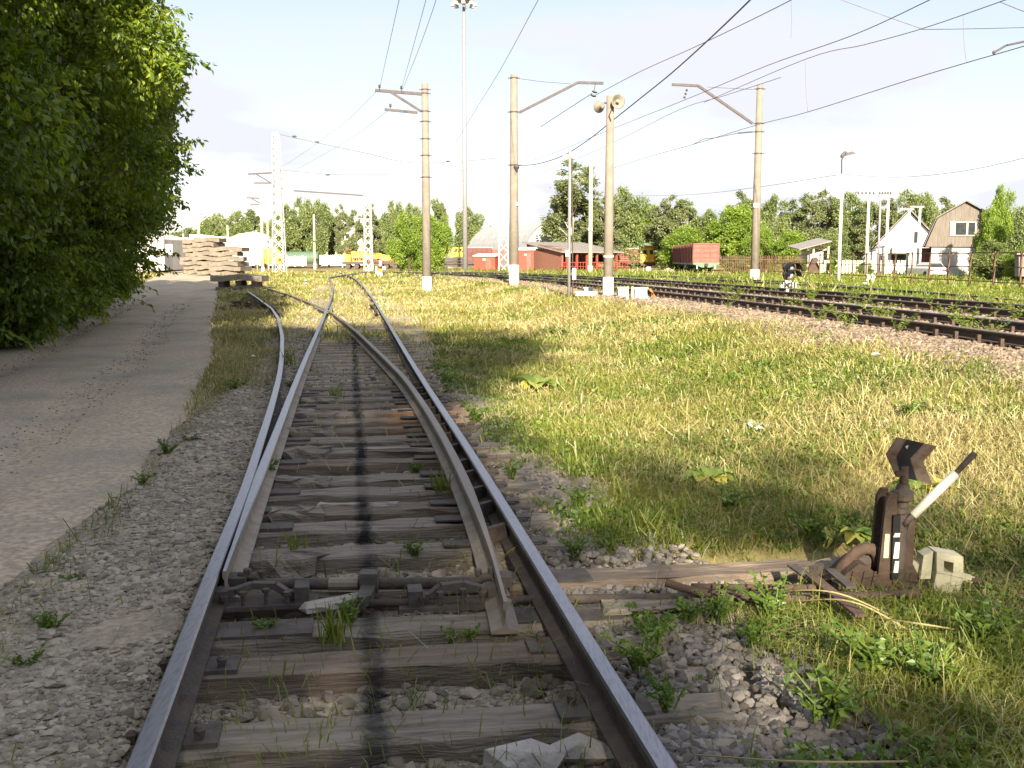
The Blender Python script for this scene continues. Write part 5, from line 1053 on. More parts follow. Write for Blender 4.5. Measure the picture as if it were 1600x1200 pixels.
# boxes by the loudspeaker pole
def wbox(px, py, w, h, dep, label, name='relay_box', m_='white_paint', feet=True):
    gq = G(px, py); s_ = gq[1] / F; e = empty(name, gq, label, 'trackside box', 'white boxes by the loudspeaker pole')
    MB().box((0, 0, .04 + h * s_ / 2), (w * s_, dep, h * s_), taper=.93).build('case', m_, e); MB().box((0, 0, .05 + h * s_), (w * s_ + .05, dep + .05, .04)).build('lid', m_, e)
    if feet: MB().box((-w * s_ * .35, 0, 0), (.06, dep, .12)).build('foot', 'iron_dark', e); MB().box((w * s_ * .35, 0, 0), (.06, dep, .12)).build('foot', 'iron_dark', e)
    return e
wbox(1000, 468, 19, 15, .5, 'white box with rounded corners, rightmost of the boxes at the loudspeaker pole')
wbox(972, 465, 15, 13, .5, 'cream white box just right of the loudspeaker pole foot', m_='yellow_white'); wbox(915, 464, 32, 5, .4, 'low long white trough between the steel post and the loudspeaker pole', 'cable_trough'); wbox(919, 457, 13, 5, .3, 'small white lidded box above the long trough')
o = MB().tube(catmull([G(1011, 452, .2), G(1016, 453, .26), G(1021, 460, .12), G(1024, 468, .0)], 5), .03, 7).build('cable', 'orange_paint', smooth=True); tag(o, 'orange red cable looping down right of the white box', 'cable')
for px, lb in ((980, 'left'), (988, 'right')): gq = G(px, 470); tag(MB().box((0, 0, .18), (.07, .07, .45)).build('stake', 'concrete_pale', loc=gq), 'short tan stake, ' + lb + ' of two between the white boxes', 'stake', 'stakes between the boxes')
# piles
def pile(px, py, r, h, m_, label, cat='pile', name='sand_pile'):
    gq = G(px, py); n = 20; vs = [(0, 0, h)]; fs = []; K = 5
    for j in range(1, K + 1):
        for k in range(n): a1 = 2 * math.pi * k / n; rr = r * j / K * (1 + random.uniform(-.08, .08)); vs.append((rr * math.cos(a1), rr * math.sin(a1), h * (1 - j / K) ** 1.15 * (1 + random.uniform(-.08, .08)) - .05 * (j == K)))
    fs = [(0, 1 + k, 1 + (k + 1) % n) for k in range(n)] + [(1 + (j - 1) * n + k, 1 + j * n + k, 1 + j * n + (k + 1) % n, 1 + (j - 1) * n + (k + 1) % n) for j in range(1, K) for k in range(n)]
    tag(MB().add(vs, fs).build(name, m_, loc=gq, smooth=True), label, cat)
pile(696, 418.5, 1.5, 1.0, 'sand', 'small pinkish gravel pile before the track crane'); pile(630, 417, 1.6, .8, 'brush', 'brown heap of earth and sticks under the bright round tree'); pile(1044, 424, 1.2, .5, 'sand', 'low pale rubble heap right of the orange locomotive')
gq = G(1013, 425); tag(MB().box((0, 0, .35), (.55, .3, .6), .3).build('crate', 'white_paint', loc=gq), 'small tilted white box before the orange locomotive', 'box')
# brush heap left
gq = G(388, 482); mb = MB()
for k in range(70): 
    a1 = random.uniform(0, 6.28); r1 = random.random() ** .6 * .6; p = np.array([r1 * math.cos(a1), r1 * math.sin(a1), random.uniform(0, .42) * (1 - r1)]); dv = np.array([random.uniform(-1, 1), random.uniform(-1, 1), random.uniform(-.3, .5)]) * .22; mb.tube([p - dv, p + dv * .2 + [0, 0, .03], p + dv], .014, 4)
tag(mb.build('brush_heap', 'brush', loc=gq), 'brown heap of dead twigs beside the curving left rail', 'brush heap')
for (px, py, lb) in [(394, 558, 'white scrap of paper left of the curved rail'), (1186, 672, 'crumpled pale scrap in the mid meadow'), (1563, 535, 'large pale stone on the ballast at the right edge'), (1370, 556, 'flat pale stone at the foot of the ballast slope')]:
    gq = G(px, py, .03); mb = MB(); vs = [(random.uniform(.7, 1) * .07 * math.cos(k), random.uniform(.7, 1) * .05 * math.sin(k), random.uniform(0, .03)) for k in np.arange(0, 6.2, .9)] + [(0, 0, .045)]; n = len(vs) - 1
    tag(mb.add(vs, [(k, (k + 1) % n, n) for k in range(n)]).build('paper_scrap' if 'scrap' in lb else 'pale_stone', 'paper', loc=gq), lb, 'scrap' if 'scrap' in lb else 'stone')
# pale cut wood / concrete lump bottom right of the near sleepers
leafmat('pale_leaf', [(.42, .48, .38), (.55, .6, .5), (.66, .7, .6)], .2, 2)
mat('pale_rock', (.50, .47, .43), .9, (.35, .32, .29), 9, bump=.8)
for (px, py, s, lb) in [(830, 1186, .10, 'long pale rough rock between sleepers at the bottom edge'), (905, 1172, .085, 'pale chalky rock touching the right rail at the bottom edge')]:
    gq = G(px, py, -.06); V = ICO * s * np.array([1.7, .8, .6]) * (1 + rng.uniform(-.25, .25, (12, 1))); tag(MB().add([tuple(v) for v in V], [tuple(f) for f in ICF]).build('rock', 'pale_rock', loc=gq), lb, 'rock', 'pale rocks by the near rail')
# ================================================================== VEGETATION
def leaves(C, D, Ls, Wd, fold=.25):
    """C centres (n,3), D directions (n,3) unit, Ls lengths, Wd half widths -> quad diamonds"""
    n = len(C); r = rng.normal(0, 1, (n, 3)); s = np.cross(D, r); s /= np.linalg.norm(s, axis=1)[:, None] + 1e-9; u = np.cross(s, D)
    V = np.empty((n, 4, 3)); L_ = Ls[:, None]; w = Wd[:, None]
    V[:, 0] = C; V[:, 1] = C + D * L_ * .45 + s * w + u * w * fold; V[:, 2] = C + D * L_; V[:, 3] = C + D * L_ * .45 - s * w + u * w * fold
    return V.reshape(-1, 3)
def unit(v): return v / (np.linalg.norm(v, axis=-1, keepdims=True) + 1e-9)
def crown_pts(r_, blobs, n, shell=.55):
    B = np.array([b[:3] for b in blobs]); Rr = np.array([b[3] for b in blobs]); p = Rr ** 2 / (Rr ** 2).sum()
    k = r_.choice(len(B), n, p=p); d = unit(r_.normal(0, 1, (n, 3))); d[:, 2] = d[:, 2] * .85 + .1
    rad = Rr[k] * (shell + (1 - shell) * r_.uniform(0, 1, n) ** .5) * (1 + .25 * r_.normal(0, .5, n))
    return B[k] + d * rad[:, None], d
def make_tree(kind, seed, H, Rad, nclump, leaf, mtl, bark='bark', trunk_r=.16, low=.25, per=6, droop=.3, nb=22, lean=0, wide=.5, skirt=1.0, sprays=0, blobr=(.26, .42)):
    r_ = np.random.default_rng(seed); blobs = []
    for i in range(nb):
        t = low + (1 - low) * (i + .5) / nb; prof = math.sin(math.pi * min(1, ((t - low) / (1 - low)) * .86 + .12)) ** wide * (skirt + (1 - skirt) * min(1, max(0, t / .3)))
        a = r_.uniform(0, 6.283); rr = Rad * prof * r_.uniform(.25, .85); br = Rad * r_.uniform(*blobr) * (.55 + .45 * prof) * (.6 if t > .85 else 1)
        blobs.append((rr * math.cos(a), rr * math.sin(a), H * t * .96, br))
    C, d = crown_pts(r_, blobs, nclump); C[:, 2] = np.clip(C[:, 2], .15, None)
    n = nclump * per; CC = np.repeat(C, per, 0) + r_.normal(0, leaf * .5, (n, 3)); tw = np.repeat(unit(d + r_.normal(0, .5, d.shape)), per, 0)
    D = unit(tw * .6 + r_.normal(0, .55, (n, 3)) + np.array([0, 0, -droop])); Ls = leaf * r_.uniform(.7, 1.3, n)
    V = leaves(CC, D, Ls, Ls * .27); F_ = np.arange(4 * n).reshape(-1, 4)
    if sprays:
        C2, D2 = [], []
        for q_ in range(sprays):
            b = blobs[r_.integers(len(blobs))]; a = r_.uniform(0, 6.283); dv = np.array([math.cos(a), math.sin(a), r_.uniform(-.1, .8)]); dv /= np.linalg.norm(dv)
            p = np.array(b[:3]) + dv * b[3] * .85; ln = r_.uniform(.35, 1.0)
            for j in range(9):
                tt = j / 8; c_ = p + dv * ln * tt + np.array([0, 0, -.35 * tt * tt * ln])
                if c_[2] < .3: continue
                for g_ in range(5): C2.append(c_ + r_.normal(0, .03, 3)); D2.append([dv[0] * .4 + r_.normal(0, .6), dv[1] * .4 + r_.normal(0, .6), -.7 + r_.normal(0, .35)])
        C2 = np.array(C2); D2 = unit(np.array(D2)); l2 = leaf * 1.05 * r_.uniform(.7, 1.3, len(C2)); V = np.concatenate([V, leaves(C2, D2, l2, l2 * .2)]); F_ = np.arange(len(V)).reshape(-1, 4)
    # limbs
    mb = MB(); top = np.array([lean, 0, H * .86]); pts = [np.array([0, 0, -.2]), np.array([lean * .1, .05, H * .25]), np.array([lean * .5, -.1, H * .55]), top]
    mb.tube(catmull(pts, 3), [trunk_r * (1.25 - 1.15 * k / 9) for k in range(10)], 8)
    for b in blobs[::2]:
        z0 = b[2] * .6; st = np.array([lean * .5 * z0 / (H * .55), 0, z0]); en = np.array(b[:3]); md = (st + en) / 2 + [0, 0, .12 * b[2] * .2]
        mb.tube([st, md, en], [trunk_r * .38, trunk_r * .25, trunk_r * .08], 5)
    return V, F_, mb, bark, mtl
def tree_obj(name, spec, loc, label, group, scale=1, rz=0):
    V, F_, mb, bark, mtl = spec; e = empty(name, loc, label, 'tree', group, rz); e.scale = (scale,) * 3
    npmesh('crown', V, np.full(len(F_), 4), F_, mtl, e); mb.build('trunk', bark, e, smooth=True); return e
# --- tall leafy row along the road (left)
near = [make_tree('maple', s, 12.5, 3.5, 15000, .125, 'leaf_maple', low=.02, per=6, droop=.8, nb=52, wide=.3, skirt=.3, sprays=620, trunk_r=.2, blobr=(.22, .4)) for s in (1, 2, 3)]
LR = [(-9.1, 13.0, 1.0), (-9.9, 16.5, .98), (-9.9, 20.0, 1.02), (-11.0, 23.5, .98), (-11.9, 27.2, 1.0), (-13.3, 31, 1.0), (-15.0, 35.5, .97), (-17.2, 40, .95), (-19.4, 45.5, .9), (-22.6, 52, .62), (-26.6, 60, .55), (-13.2, 14.5, 1.1), (-15.5, 22, 1.15), (-18, 31, 1.1), (-22, 42, 1.05)]
protos = []
LBL = ['nearest, lightest', 'second', 'third', 'fourth', 'fifth', 'sixth', 'seventh', 'eighth', 'ninth', 'tenth', 'farthest and smallest']
for i, (x, y, s) in enumerate(LR):
    lb = ('dense leafy maple, ' + LBL[i] + ' of the front row overhanging the dirt road') if i < 11 else 'tall leafy maple, ' + ordi(i - 10) + ' of the back row behind the roadside maples'
    if i < 3: protos.append(tree_obj('maple_tree', near[i], (x, y, gz(x, y)), lb, 'maples along the dirt road', s, i * 1.3))
    else: copy_tree(protos[i % 3], lb, loc=(x, y, gz(x, y)), rz=i * 2.1, scale=s)
# --- trees behind the viewpoint that shade the near track
for (x, y, s) in [(-1.95, -20, 1.75), (-8, -19, 1.75), (-13, -17, 1.6), (-3.2, -25, 1.9), (-.2, -21, 1.12), (-18, -14, 1.5), (-10, -24, 1.9), (-11.2, 8.0, .9), (-15, 4, 1.0)]:
    copy_tree(protos[int(abs(x)) % 3], 'tall leafy maple standing out of view beside the viewpoint', loc=(x, y, 0), rz=x, scale=s, group='maples beside the viewpoint')
# --- background trees
kinds = {
 'round': [make_tree('r', 10 + k, 10, 4.2, 4200, .34, 'leaf_far', low=.12, per=4, droop=.1, nb=30, blobr=(.2, .36)) for k in range(3)],
 'bright': [make_tree('b', 20 + k, 9, 4.6, 5200, .30, 'leaf_bright', low=.08, per=4, droop=.1, nb=34, wide=.4, blobr=(.2, .34)) for k in range(2)],
 'birch': [make_tree('bi', 30 + k, 13, 2.6, 3000, .30, 'leaf_birch', bark='birch_bark', low=.25, per=4, droop=.45, nb=26, trunk_r=.17, lean=.4, blobr=(.18, .32)) for k in range(3)],
 'airy': [make_tree('a', 40, 17, 4.6, 2800, .36, 'leaf_birch', bark='birch_bark', low=.15, per=4, droop=.3, nb=30, trunk_r=.22, blobr=(.13, .26))],
}
first = {}
DESC = {'round': 'mid green rounded tree', 'bright': 'bright yellow green bushy tree', 'birch': 'slim pale trunked birch', 'airy': 'tall airy poplar with gaps of sky'}
BT = [ # px, top, width px, depth, kind, where
 (300, 352, 60, 210, 'round', 'behind the flat warehouse'), (343, 330, 46, 200, 'round', 'left of the white hall ridge'), (372, 326, 44, 195, 'round', 'behind the white hall ridge'), (398, 322, 40, 205, 'birch', 'behind the white hall right slope'),
 (425, 340, 40, 190, 'round', 'behind the yellow tank'), (452, 315, 40, 185, 'round', 'left of the far plain pole, behind the green tank'), (475, 305, 40, 195, 'round', 'highest of the left clump'), (500, 306, 40, 190, 'round', 'right of the far plain pole'), (516, 318, 30, 200, 'birch', 'at the right end of the left clump'),
 (537, 312, 22, 190, 'birch', 'standing alone in the gap left of the boom mast'), (556, 322, 24, 185, 'birch', 'just left of the boom mast'), (584, 312, 26, 190, 'birch', 'just right of the boom mast'), (600, 335, 30, 205, 'round', 'low between boom mast and bright bush'),
 (618, 310, 34, 180, 'round', 'rising behind the bright bush, left top'), (645, 312, 40, 185, 'round', 'rising behind the bright bush, middle top'), (683, 306, 34, 175, 'round', 'behind the crossarm pole, right top'),
 (640, 332, 62, 140, 'bright', 'left half of the big bush behind the crossarm pole'), (676, 330, 60, 138, 'bright', 'right half of the big bush behind the crossarm pole'),
 (733, 318, 44, 230, 'round', 'standing alone behind the hangar roof'), (766, 349, 16, 260, 'round', 'tiny crown just above the hangar ridge'),
 (893, 240, 92, 182, 'airy', 'behind the slim steel post'), (918, 285, 60, 186, 'birch', 'behind the plain concrete post'), (946, 300, 44, 175, 'birch', 'behind the loudspeaker pole'), (928, 352, 60, 190, 'round', 'low behind the shed roof'),
 (975, 287, 56, 180, 'round', 'right of the loudspeaker pole'), (1000, 318, 70, 232, 'bright', 'above the green roofed carriage'), (1030, 308, 40, 190, 'birch', 'with bare white stems above the locomotive'), (1048, 297, 40, 185, 'birch', 'left above the receding wagons'), (1070, 306, 44, 195, 'birch', 'middle above the receding wagons'),
 (1062, 350, 70, 160, 'bright', 'low behind the receding wagons'), (1100, 322, 44, 190, 'round', 'left shoulder behind the round bright tree'), (1135, 318, 100, 142, 'bright', 'big round one right of the nearest wagon'), (1152, 292, 40, 200, 'birch', 'thin top above the big round bright tree'), (1180, 340, 50, 135, 'bright', 'behind the foot of the bent arm pole'),
 (1205, 300, 50, 180, 'round', 'right of the bent arm pole'), (1235, 304, 40, 190, 'birch', 'first right of the round one'), (1258, 296, 44, 180, 'birch', 'above the tilted roof shed'), (1285, 290, 44, 185, 'birch', 'left of the street lamp'), (1325, 296, 54, 180, 'round', 'behind the street lamp'), (1225, 358, 60, 130, 'bright', 'low left of the tilted roof shed'), (1300, 352, 56, 135, 'round', 'low behind the street lamp foot'),
 (1352, 308, 44, 175, 'birch', 'behind the white utility poles'), (1378, 304, 40, 180, 'birch', 'left of the A-frame apex'), (1408, 292, 46, 170, 'round', 'above the A-frame apex'), (1440, 296, 46, 165, 'round', 'between the two house roofs'), (1466, 302, 40, 170, 'birch', 'above the mansard left roof'),
 (1538, 318, 52, 88, 'bright', 'covering the right side of the plank house'), (1560, 288, 52, 92, 'bright', 'tallest at the right edge'), (1592, 310, 60, 84, 'round', 'cut by the right edge'), (1545, 372, 66, 76, 'round', 'low bush at the plank house corner'), (1590, 380, 50, 72, 'bright', 'low bush at the right edge behind the fence'),
 (1240, 402, 36, 112, 'round', 'shrub left of the rusty leaning sheets'), (1296, 404, 22, 108, 'bright', 'shrub right of the rusty leaning sheets'), (1150, 396, 46, 112, 'round', 'shrub grown into the picket fence'), (1348, 408, 26, 108, 'round', 'shrub under the left utility pole')]
cnt = {}
for (px, top, wpx, d, kd, where) in BT:
    x = (px - CX) / F * d; z0 = gz(x, d) - .1; H = P(px, top, d)[2] - z0; spec_i = cnt.get(kd, 0); cnt[kd] = spec_i + 1; H0 = {'round': 10, 'bright': 9, 'birch': 13, 'airy': 17}[kd]; R0 = {'round': 4.2, 'bright': 4.6, 'birch': 2.6, 'airy': 4.6}[kd]
    sz = H / H0 * .97; sx = wpx / F * d / 2 / R0 * (1.38 if d > 150 and not 700 < px < 780 else 1.15); sc = (sx, sx, sz); vi = spec_i % len(kinds[kd]); lb = DESC[kd] + ' ' + where
    if (kd, vi) not in first: t = tree_obj('tree' if kd not in ('birch',) else 'birch_tree', kinds[kd][vi], (x, d, z0), lb, 'trees beyond the tracks', 1, px); t.scale = sc; first[(kd, vi)] = t
    else: copy_tree(first[(kd, vi)], lb, loc=(x, d, z0), rz=px * .7, scale=sc)
# ------------------------------------------------------------------ grass (uncountable)
def grass_at(X, Y, Zs, h, w, lean, material, name, label, upright=1.0):
    n = len(X); a = rng.uniform(0, 6.283, n); dirx, diry = np.cos(a), np.sin(a); b = rng.uniform(0, 6.283, n); sx, sy = np.cos(b) * w / 2, np.sin(b) * w / 2
    V = np.empty((n, 5, 3)); 
    V[:, 0] = np.stack([X - sx, Y - sy, Zs - .01], -1); V[:, 1] = np.stack([X + sx, Y + sy, Zs - .01], -1)
    mxp, myp = X + dirx * lean * h * .35, Y + diry * lean * h * .35
    V[:, 2] = np.stack([mxp + sx * .75, myp + sy * .75, Zs + h * .6 * upright], -1); V[:, 3] = np.stack([mxp - sx * .75, myp - sy * .75, Zs + h * .6 * upright], -1)
    V[:, 4] = np.stack([X + dirx * lean * h, Y + diry * lean * h, Zs + h * np.clip(1 - .35 * lean, .12, 1) * upright], -1)
    o = np.arange(n)[:, None] * 5; idx = np.concatenate([o + [0, 1, 2, 3], o + [3, 2, 4]], 1).ravel(); fs = np.tile([4, 3], n)
    return tag(npmesh(name, V.reshape(-1, 3), fs, idx, material), label, 'grass', kind='stuff')
def ground_z(X, Y):
    U_ = X - xc(Y); return T(X, Y) + .05 * fbm(X * 1.1, Y * 1.1, 4, 3) * 1.3 - .02 - pit(X, Y)
def density(X, Y):
    U_ = X - xc(Y); UR_ = X - xr(Y); M_ = X - xm(Y); nz_ = fbm(X * .9, Y * .9, 3, 51); big = fbm(X * .22, Y * .22, 2, 57)
    right = ss(1.1, 2.3, U_ + 1.2 * nz_) * (1 - ss(-2.4, -1.2, M_ + 2.0 * nz_)); right = np.where(Y < 5, right * ss(1.4, 2.3, U_ + nz_), right)
    far = ss(7.0, 8.2, M_ + nz_); inside = (np.abs(U_) < 1.4) * (ss(14, 30, Y) * .8 + .03) * np.clip(.7 + 2.5 * nz_, 0, 1)
    left = (U_ < -1.2) * (UR_ > 2.3) * ss(9, 17, Y) * np.clip(.75 + 2.2 * nz_, 0, 1); edge_ = (U_ < -1.6) * (np.abs(UR_ - 2.6) < .5) * .25 * np.clip(.3 + 3 * nz_, 0, 1)
    mainin = ((M_ > -1) & (M_ < 7.6)) * .05 * np.clip(.5 + 3 * nz_, 0, 1) * ss(18, 40, Y)
    beyond = (Y > 66) * (U_ > 1.5) * .8 + ((Y > 80) & (UR_ > 2.5)) * .6; side = (UR_ < -2.6) * .4
    den = np.maximum.reduce([right, far, inside, left, edge_, mainin, beyond, side]); den = den * (np.clip(.8 + 1.6 * nz_ + 1.0 * big, .18, 1)); den = den * (1 - ((np.abs(UR_) < 2.3) & (Y < 130)))
    return np.clip(den, 0, 1) * (1 - .93 * (pit(X, Y) > .088))
n = 760000; Y = samp(n, 2.6, 105); X = rng.uniform(-1, 1, n) * (.56 * Y + 2.2) + rng.choice([0, 0, 0, 0, 0, 0, 0, 0, 4], n); keep = rng.uniform(0, 1, n) < density(X, Y); X, Y = X[keep], Y[keep]; n = len(X)
sc_ = 1 + Y / 26; h = rng.uniform(.035, .13, n) * (1 + Y / 90) * (1 + 1.2 * (rng.uniform(0, 1, n) < .06)); w = .0042 * np.maximum(1, Y / 4.2) * rng.uniform(.7, 1.3, n)
Mx = X - xm(Y); tall = ((Mx > 7.2) & (Y > 20)); h = h * np.where(tall, 1.5, 1)
green = (fbm(X * .35, Y * .35, 3, 77) + .22 * (Y < 7.5) * (X < 2.2) + .3 * tall + .05 * (Y > 60) + rng.normal(0, .10, n)) > .16
# lying hay makes most of the lit meadow
lean = np.where(rng.uniform(0, 1, n) < .55, rng.uniform(1.2, 2.4, n), rng.uniform(.2, .9, n))
g_ = ~green
grass_at(X[g_], Y[g_], ground_z(X[g_], Y[g_]), h[g_], w[g_], lean[g_], 'grass_blades', 'grass', 'yellowish mown grass and hay covering the meadow')
grass_at(X[green], Y[green], ground_z(X[green], Y[green]), h[green], w[green] * 1.2, lean[green] * .7, 'grass_green', 'green_grass', 'greener grass in patches of the meadow and beyond the tracks')
n = 42000; Y = samp(n, 3.2, 30); X = rng.uniform(-.3, 1, n) * (.56 * Y + 2); keep = (rng.uniform(0, 1, n) < density(X, Y)) & (X - xc(Y) > 1.5) & (fbm(X * .5, Y * .5, 3, 88) > -.1); X, Y = X[keep], Y[keep]; n = len(X)
grass_at(X, Y, ground_z(X, Y) + rng.uniform(.01, .07, n), rng.uniform(.10, .32, n), .004 * np.maximum(1, Y / 6), np.full(n, 1.0) * rng.uniform(.9, 1.5, n), 'straw', 'hay', 'dry straw stems strewn over the mown meadow', .12)
# small broad-leaved ground weeds
def weeds(name, X, Y, Zs, size, k, material, label, kind='stuff', spread=.9):
    n = len(X); C = np.repeat(np.stack([X, Y, Zs], -1), k, 0); s = np.repeat(size, k); C = C + rng.normal(0, 1, (n * k, 3)) * (s * spread)[:, None] * np.array([1, 1, .35]) + np.array([0, 0, 1]) * (s * .7)[:, None] * rng.uniform(0, 1.4, (n * k, 1))
    D = unit(rng.normal(0, 1, (n * k, 3)) * [1, 1, .45] + [0, 0, .25]); L_ = s * rng.uniform(.6, 1.2, n * k); V = leaves(C, D, L_, L_ * .36, .3); F_ = np.arange(4 * n * k).reshape(-1, 4)
    return tag(npmesh(name, V, np.full(len(F_), 4), F_, material), label, 'weeds', kind=kind)
n = 30000; Y = samp(n, 2.3, 24); X = rng.uniform(-.12, 1, n) * (.56 * Y + 1.5); U_ = X - xc(Y); nz_ = fbm(X * .8, Y * .8, 3, 61)
keep = (U_ > 1.15) & (pit(X, Y) < .05) & (X - xm(Y) < -1.6) & (rng.uniform(0, 1, n) < np.clip(.15 + 2.6 * nz_ + .55 * (1 - ss(2.4, 3.6, U_)) * ss(4.3, 5.2, Y) + .35 * (Y < 6.5) * ss(2, 3, U_) + .45 * (Y < 5.6) * ss(1.3, 2.2, U_), 0, 1)); X, Y = X[keep], Y[keep]
weeds('ground_weeds', X, Y, ground_z(X, Y), rng.uniform(.018, .036, len(X)) * (1 + Y / 22), 12, 'weed_leaf', 'low broad leaved weeds creeping over the bank and meadow')
# shadowy undergrowth at the feet of the maples
n = 6000; Y = samp(n, 11, 62); X = xr(Y) - 2.5 - np.abs(rng.normal(0, .8, n)); weeds('undergrowth', X, Y, T(X, Y), rng.uniform(.07, .16, n), 9, 'leaf_maple', 'dark undergrowth at the foot of the roadside maples', spread=1.4)
# countable plants: tufts and leafy plants
def plant(name, loc, label, cat, group, builder, rz=0, s=1):
    e = empty(name, loc, label, cat, group, rz); builder(e); e.scale = (s,) * 3; return e
def mk_tuft(e, seed=0, n=60, h=.22, mtl='grass_green'):
    r_ = np.random.default_rng(seed); V = []; idx = []
    for k in range(n):
        a = r_.uniform(0, 6.28); x, y = r_.normal(0, .035, 2); l = h * r_.uniform(.5, 1.1); ln = r_.uniform(.1, .6); b = r_.uniform(0, 6.28); sx, sy = .004 * math.cos(b), .004 * math.sin(b)
        V += [(x - sx, y - sy, 0), (x + sx, y + sy, 0), (x + math.cos(a) * ln * l * .4 + sx, y + math.sin(a) * ln * l * .4 + sy, l * .6), (x + math.cos(a) * ln * l * .4 - sx, y + math.sin(a) * ln * l * .4 - sy, l * .6), (x + math.cos(a) * ln * l, y + math.sin(a) * ln * l, l)]
        o = 5 * k; idx += [o, o + 1, o + 2, o + 3, o + 3, o + 2, o + 4]
    npmesh('blades', V, np.tile([4, 3], n), idx, mtl, e)
def mk_weed(e, seed=0, stems=12, h=.10, leaf=.024, k=15, mtl='weed_leaf', w=.3):
    r_ = np.random.default_rng(seed); mb = MB(); C = []; D = []
    for i in range(stems):
        a = r_.uniform(0, 6.28); ln = r_.uniform(.3, 1.3); hh = h * r_.uniform(.6, 1.1); p = [np.array([0, 0, 0]) + [.02 * math.cos(a), .02 * math.sin(a), 0], np.array([math.cos(a) * ln * hh * .4, math.sin(a) * ln * hh * .4, hh * .55]), np.array([math.cos(a) * ln * hh, math.sin(a) * ln * hh, hh])]
        mb.tube(p, [.004, .003, .0015], 4)
        for j in range(k): t = r_.uniform(.15, 1); q_ = (p[1] * t * 2 if t < .5 else p[1] + (p[2] - p[1]) * (t - .5) * 2); C.append(q_); v = r_.normal(0, 1, 3) * [1, 1, .3] + [0, 0, .25]; D.append(v)
    C = np.array(C); D = unit(np.array(D)); L_ = leaf * r_.uniform(.6, 1.2, len(C)); V = leaves(C, D, L_, L_ * w, .3); F_ = np.arange(len(V)).reshape(-1, 4); npmesh('leaves', V, np.full(len(F_), 4), F_, mtl, e); mb.build('stems', 'weed_leaf', e)
def mk_bigleaf(e, seed=0, n=9, leaf=.22, mtl='burdock_leaf'):
    r_ = np.random.default_rng(seed); mb = MB()
    for i in range(n):
        a = i * 2.4 + r_.uniform(-.3, .3); el = r_.uniform(.15, .7); L_ = leaf * r_.uniform(.6, 1.1); d = np.array([math.cos(a), math.sin(a), 0]); s = np.array([-math.sin(a), math.cos(a), 0]); base = d * .04; m = 7; vs = []
        for j in range(m + 1):
            t = j / m; wd = L_ * .42 * math.sin(math.pi * min(1, t * .9 + .12)) ** .7; z = L_ * (el * t * 1.3 - 1.0 * t * t * .8) + .04; c = base + d * L_ * t; c = np.array([c[0], c[1], z]); rf = .03 * L_ * math.sin(j * 2.2)
            vs += [tuple(c - s * wd + np.array([0, 0, .12 * wd + rf])), tuple(c - np.array([0, 0, .02])), tuple(c + s * wd + np.array([0, 0, .12 * wd - rf]))]
        fs = [(3 * j + k, 3 * j + k + 1, 3 * j + 4 + k, 3 * j + 3 + k) for j in range(m) for k in (0, 1)]; mb.add(vs, fs)
    mb.build('leaves', mtl, e, smooth=True)
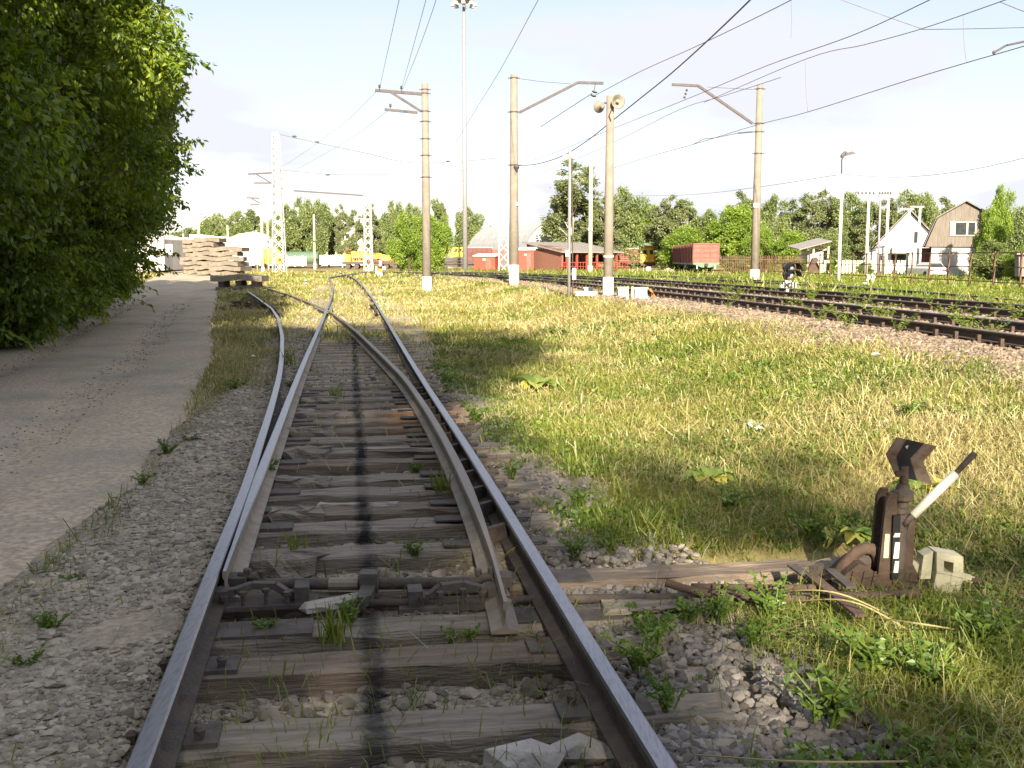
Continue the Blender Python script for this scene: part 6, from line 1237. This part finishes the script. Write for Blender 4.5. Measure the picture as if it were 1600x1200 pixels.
PL = [('tuft', 460, 872, 'grass tuft between sleepers left of the track middle', 1.0), ('tuft', 520, 1005, 'grass tuft spreading before the black stain near the loose board', 1.1), ('weed', 548, 975, 'leafy green weed right of the nearest mid track tuft', 1.1), ('weed', 648, 870, 'leafy weed between sleepers right of the black stain', .9), ('weed', 415, 745, 'leafy weed growing up beside the left blade rail', 1.4), ('tuft', 523, 625, 'small green tuft left of the stain near the pale stick', 1.3), ('weed', 418, 990, 'small weed left under the nearest left bolt bracket', .8), ('weed', 705, 1005, 'low weed before the right blade tip', .7), ('weed', 735, 1000, 'low weed right before the open blade tip', .7),
 ('weed', 262, 712, 'green weed clump on the road edge', 1.3), ('weed', 295, 695, 'smaller weed clump on the road edge nearer the rail', .9), ('weed', 365, 612, 'weed patch left of the curved rail', 1.6), ('weed', 222, 758, 'low weed on the road edge, nearer than the green clump', .9), ('weed', 80, 990, 'broad leaved weed on the near left gravel', 1.2), ('weed', 45, 1050, 'small weed at the lower left edge', .9), ('weed', 115, 915, 'tiny weed with a yellow leaf on the left gravel', .7), ('tuft', 448, 575, 'green tuft between the two left rails', 2.2), ('weed', 455, 610, 'weed between the two left rails', 1.4),
 ('big', 843, 607, 'large leaved burdock on the shaded edge of the meadow', 1.6), ('big', 1108, 752, 'yellowing burdock leaf clump left of the switch lever', 1.0), ('big', 1430, 770, 'big pale leaf behind the chevron target', 1.0), ('pale', 1183, 668, 'pale silvery leafed plant in the mid meadow', .8), ('big', 1010, 745, 'small broad leaves left of the yellowing burdock', .5), ('big', 870, 520, 'pale broad leaf far in the meadow', 1.0), ('big', 1340, 835, 'broad leaf plant under the lever shadow', .5),
 ('weed', 1000, 1045, 'fresh green weed beside the right rail near the blue stones', 1.5), ('weed', 1020, 1005, 'leafy weed at the end of the nearer long timber', 1.3), ('weed', 1120, 970, 'leafy weed on the nearer long timber', 1.5), ('weed', 1210, 965, 'leafy weed before the bowed bar', 1.6), ('weed', 1075, 970, 'leafy weed on the timber left of its neighbours', 1.2), ('weed', 1290, 1130, 'spreading weed at the lower right', 1.9), ('weed', 1370, 1060, 'tall weed in the lower right', 1.9), ('weed', 1180, 1010, 'weed among blue stones', 1.3), ('weed', 1045, 1110, 'weed beside the rail at the lower middle', 1.2), ('weed', 1450, 1080, 'weed at the right bottom under the counterweight', 1.9), ('weed', 1540, 1010, 'weed in the lower right corner grass', 1.8), ('weed', 900, 870, 'small weed at the sleeper end right of the rail', 1.1), ('weed', 905, 790, 'weed growing over sleeper ends', 1.4), ('weed', 800, 745, 'weed close to the right rail in mid track', 1.2), ('weed', 650, 740, 'weed right of the stain in mid track', 1.0), ('tuft', 690, 770, 'small tuft left of the open blade', 1.1), ('weed', 700, 600, 'low weed right of the right rail in the shade', 2.0), ('weed', 745, 660, 'low weed further along the right rail', 1.6), ('weed', 1270, 840, 'green weed in the shadow of the target', 1.3), ('weed', 1140, 800, 'dark green weed patch left of the lever', 1.8), ('weed', 1420, 650, 'weed in the meadow above the chevron', 1.5)]
for i, (kd, px, py, lb, s) in enumerate(PL):
    gq = G(px, py, -.02 if 300 < px < 760 else 0); bf = {'tuft': lambda e: mk_tuft(e, i, 34, .17), 'weed': lambda e: mk_weed(e, i), 'big': lambda e: mk_bigleaf(e, i), 'pale': lambda e: mk_bigleaf(e, i, 9, .2, 'pale_leaf')}[kd]
    plant({'tuft': 'grass_tuft', 'weed': 'weed_plant', 'big': 'burdock_plant', 'pale': 'silvery_plant'}[kd], gq, lb, 'plant', None, bf, i, s)
# upright weeds along the main tracks: copies of two
wp = []
for s in (0, 1):
    e = empty('weed_plant', (0, 0, 0), 'upright green weed growing beside the main line rails', 'plant', 'upright weeds along the main tracks'); mk_weed(e, 200 + s, 6, .5, .085, 24, 'grass_green', .13); wp.append(e)
k = 0
for i in range(95):
    y = 15 + 55 * random.random() ** 1.15; off = random.choice([-.6, .5, 1.0, 2.6, 3.2, 4.2, 5.0, 6.0, 6.6]) + random.uniform(-.3, .3); x = float(xm(y)) + off
    if random.random() < .45: px = random.gauss(1140, 110); 
    loc = (x, y, gz(x, y) + .02); sc = random.uniform(.4, 1.05)
    if i < 2: wp[i].location = loc; wp[i].scale = (sc,) * 3
    else: copy_tree(wp[i % 2], loc=loc, rz=i, scale=sc)
# arching dry stems over the lever bars
mb = MB()
for k, (a1, b1, c1) in enumerate([((1195, 925), (1300, 900), (1400, 965)), ((1230, 940), (1330, 915), (1430, 990)), ((1330, 960), (1440, 950), (1500, 985)), ((1090, 1180), (1250, 1165), (1420, 1190))]):
    mb = MB().tube(catmull([G(*a1, .02), G(b1[0], b1[1] + 25, .16), G(*c1, .02)], 8), .0035, 5); tag(mb.build('arching_straw', 'straw'), ['long pale grass stem arching over the bowed bar', 'second pale stem arching over the lever foot, nearer one', 'short pale stem bending under the counterweight', 'yellow green creeping stem along the bottom edge'][k], 'grass stem', 'long grass stems')
# oil-darkened strip and rust dust on the sleepers are part of the timber material (see tie_wood)
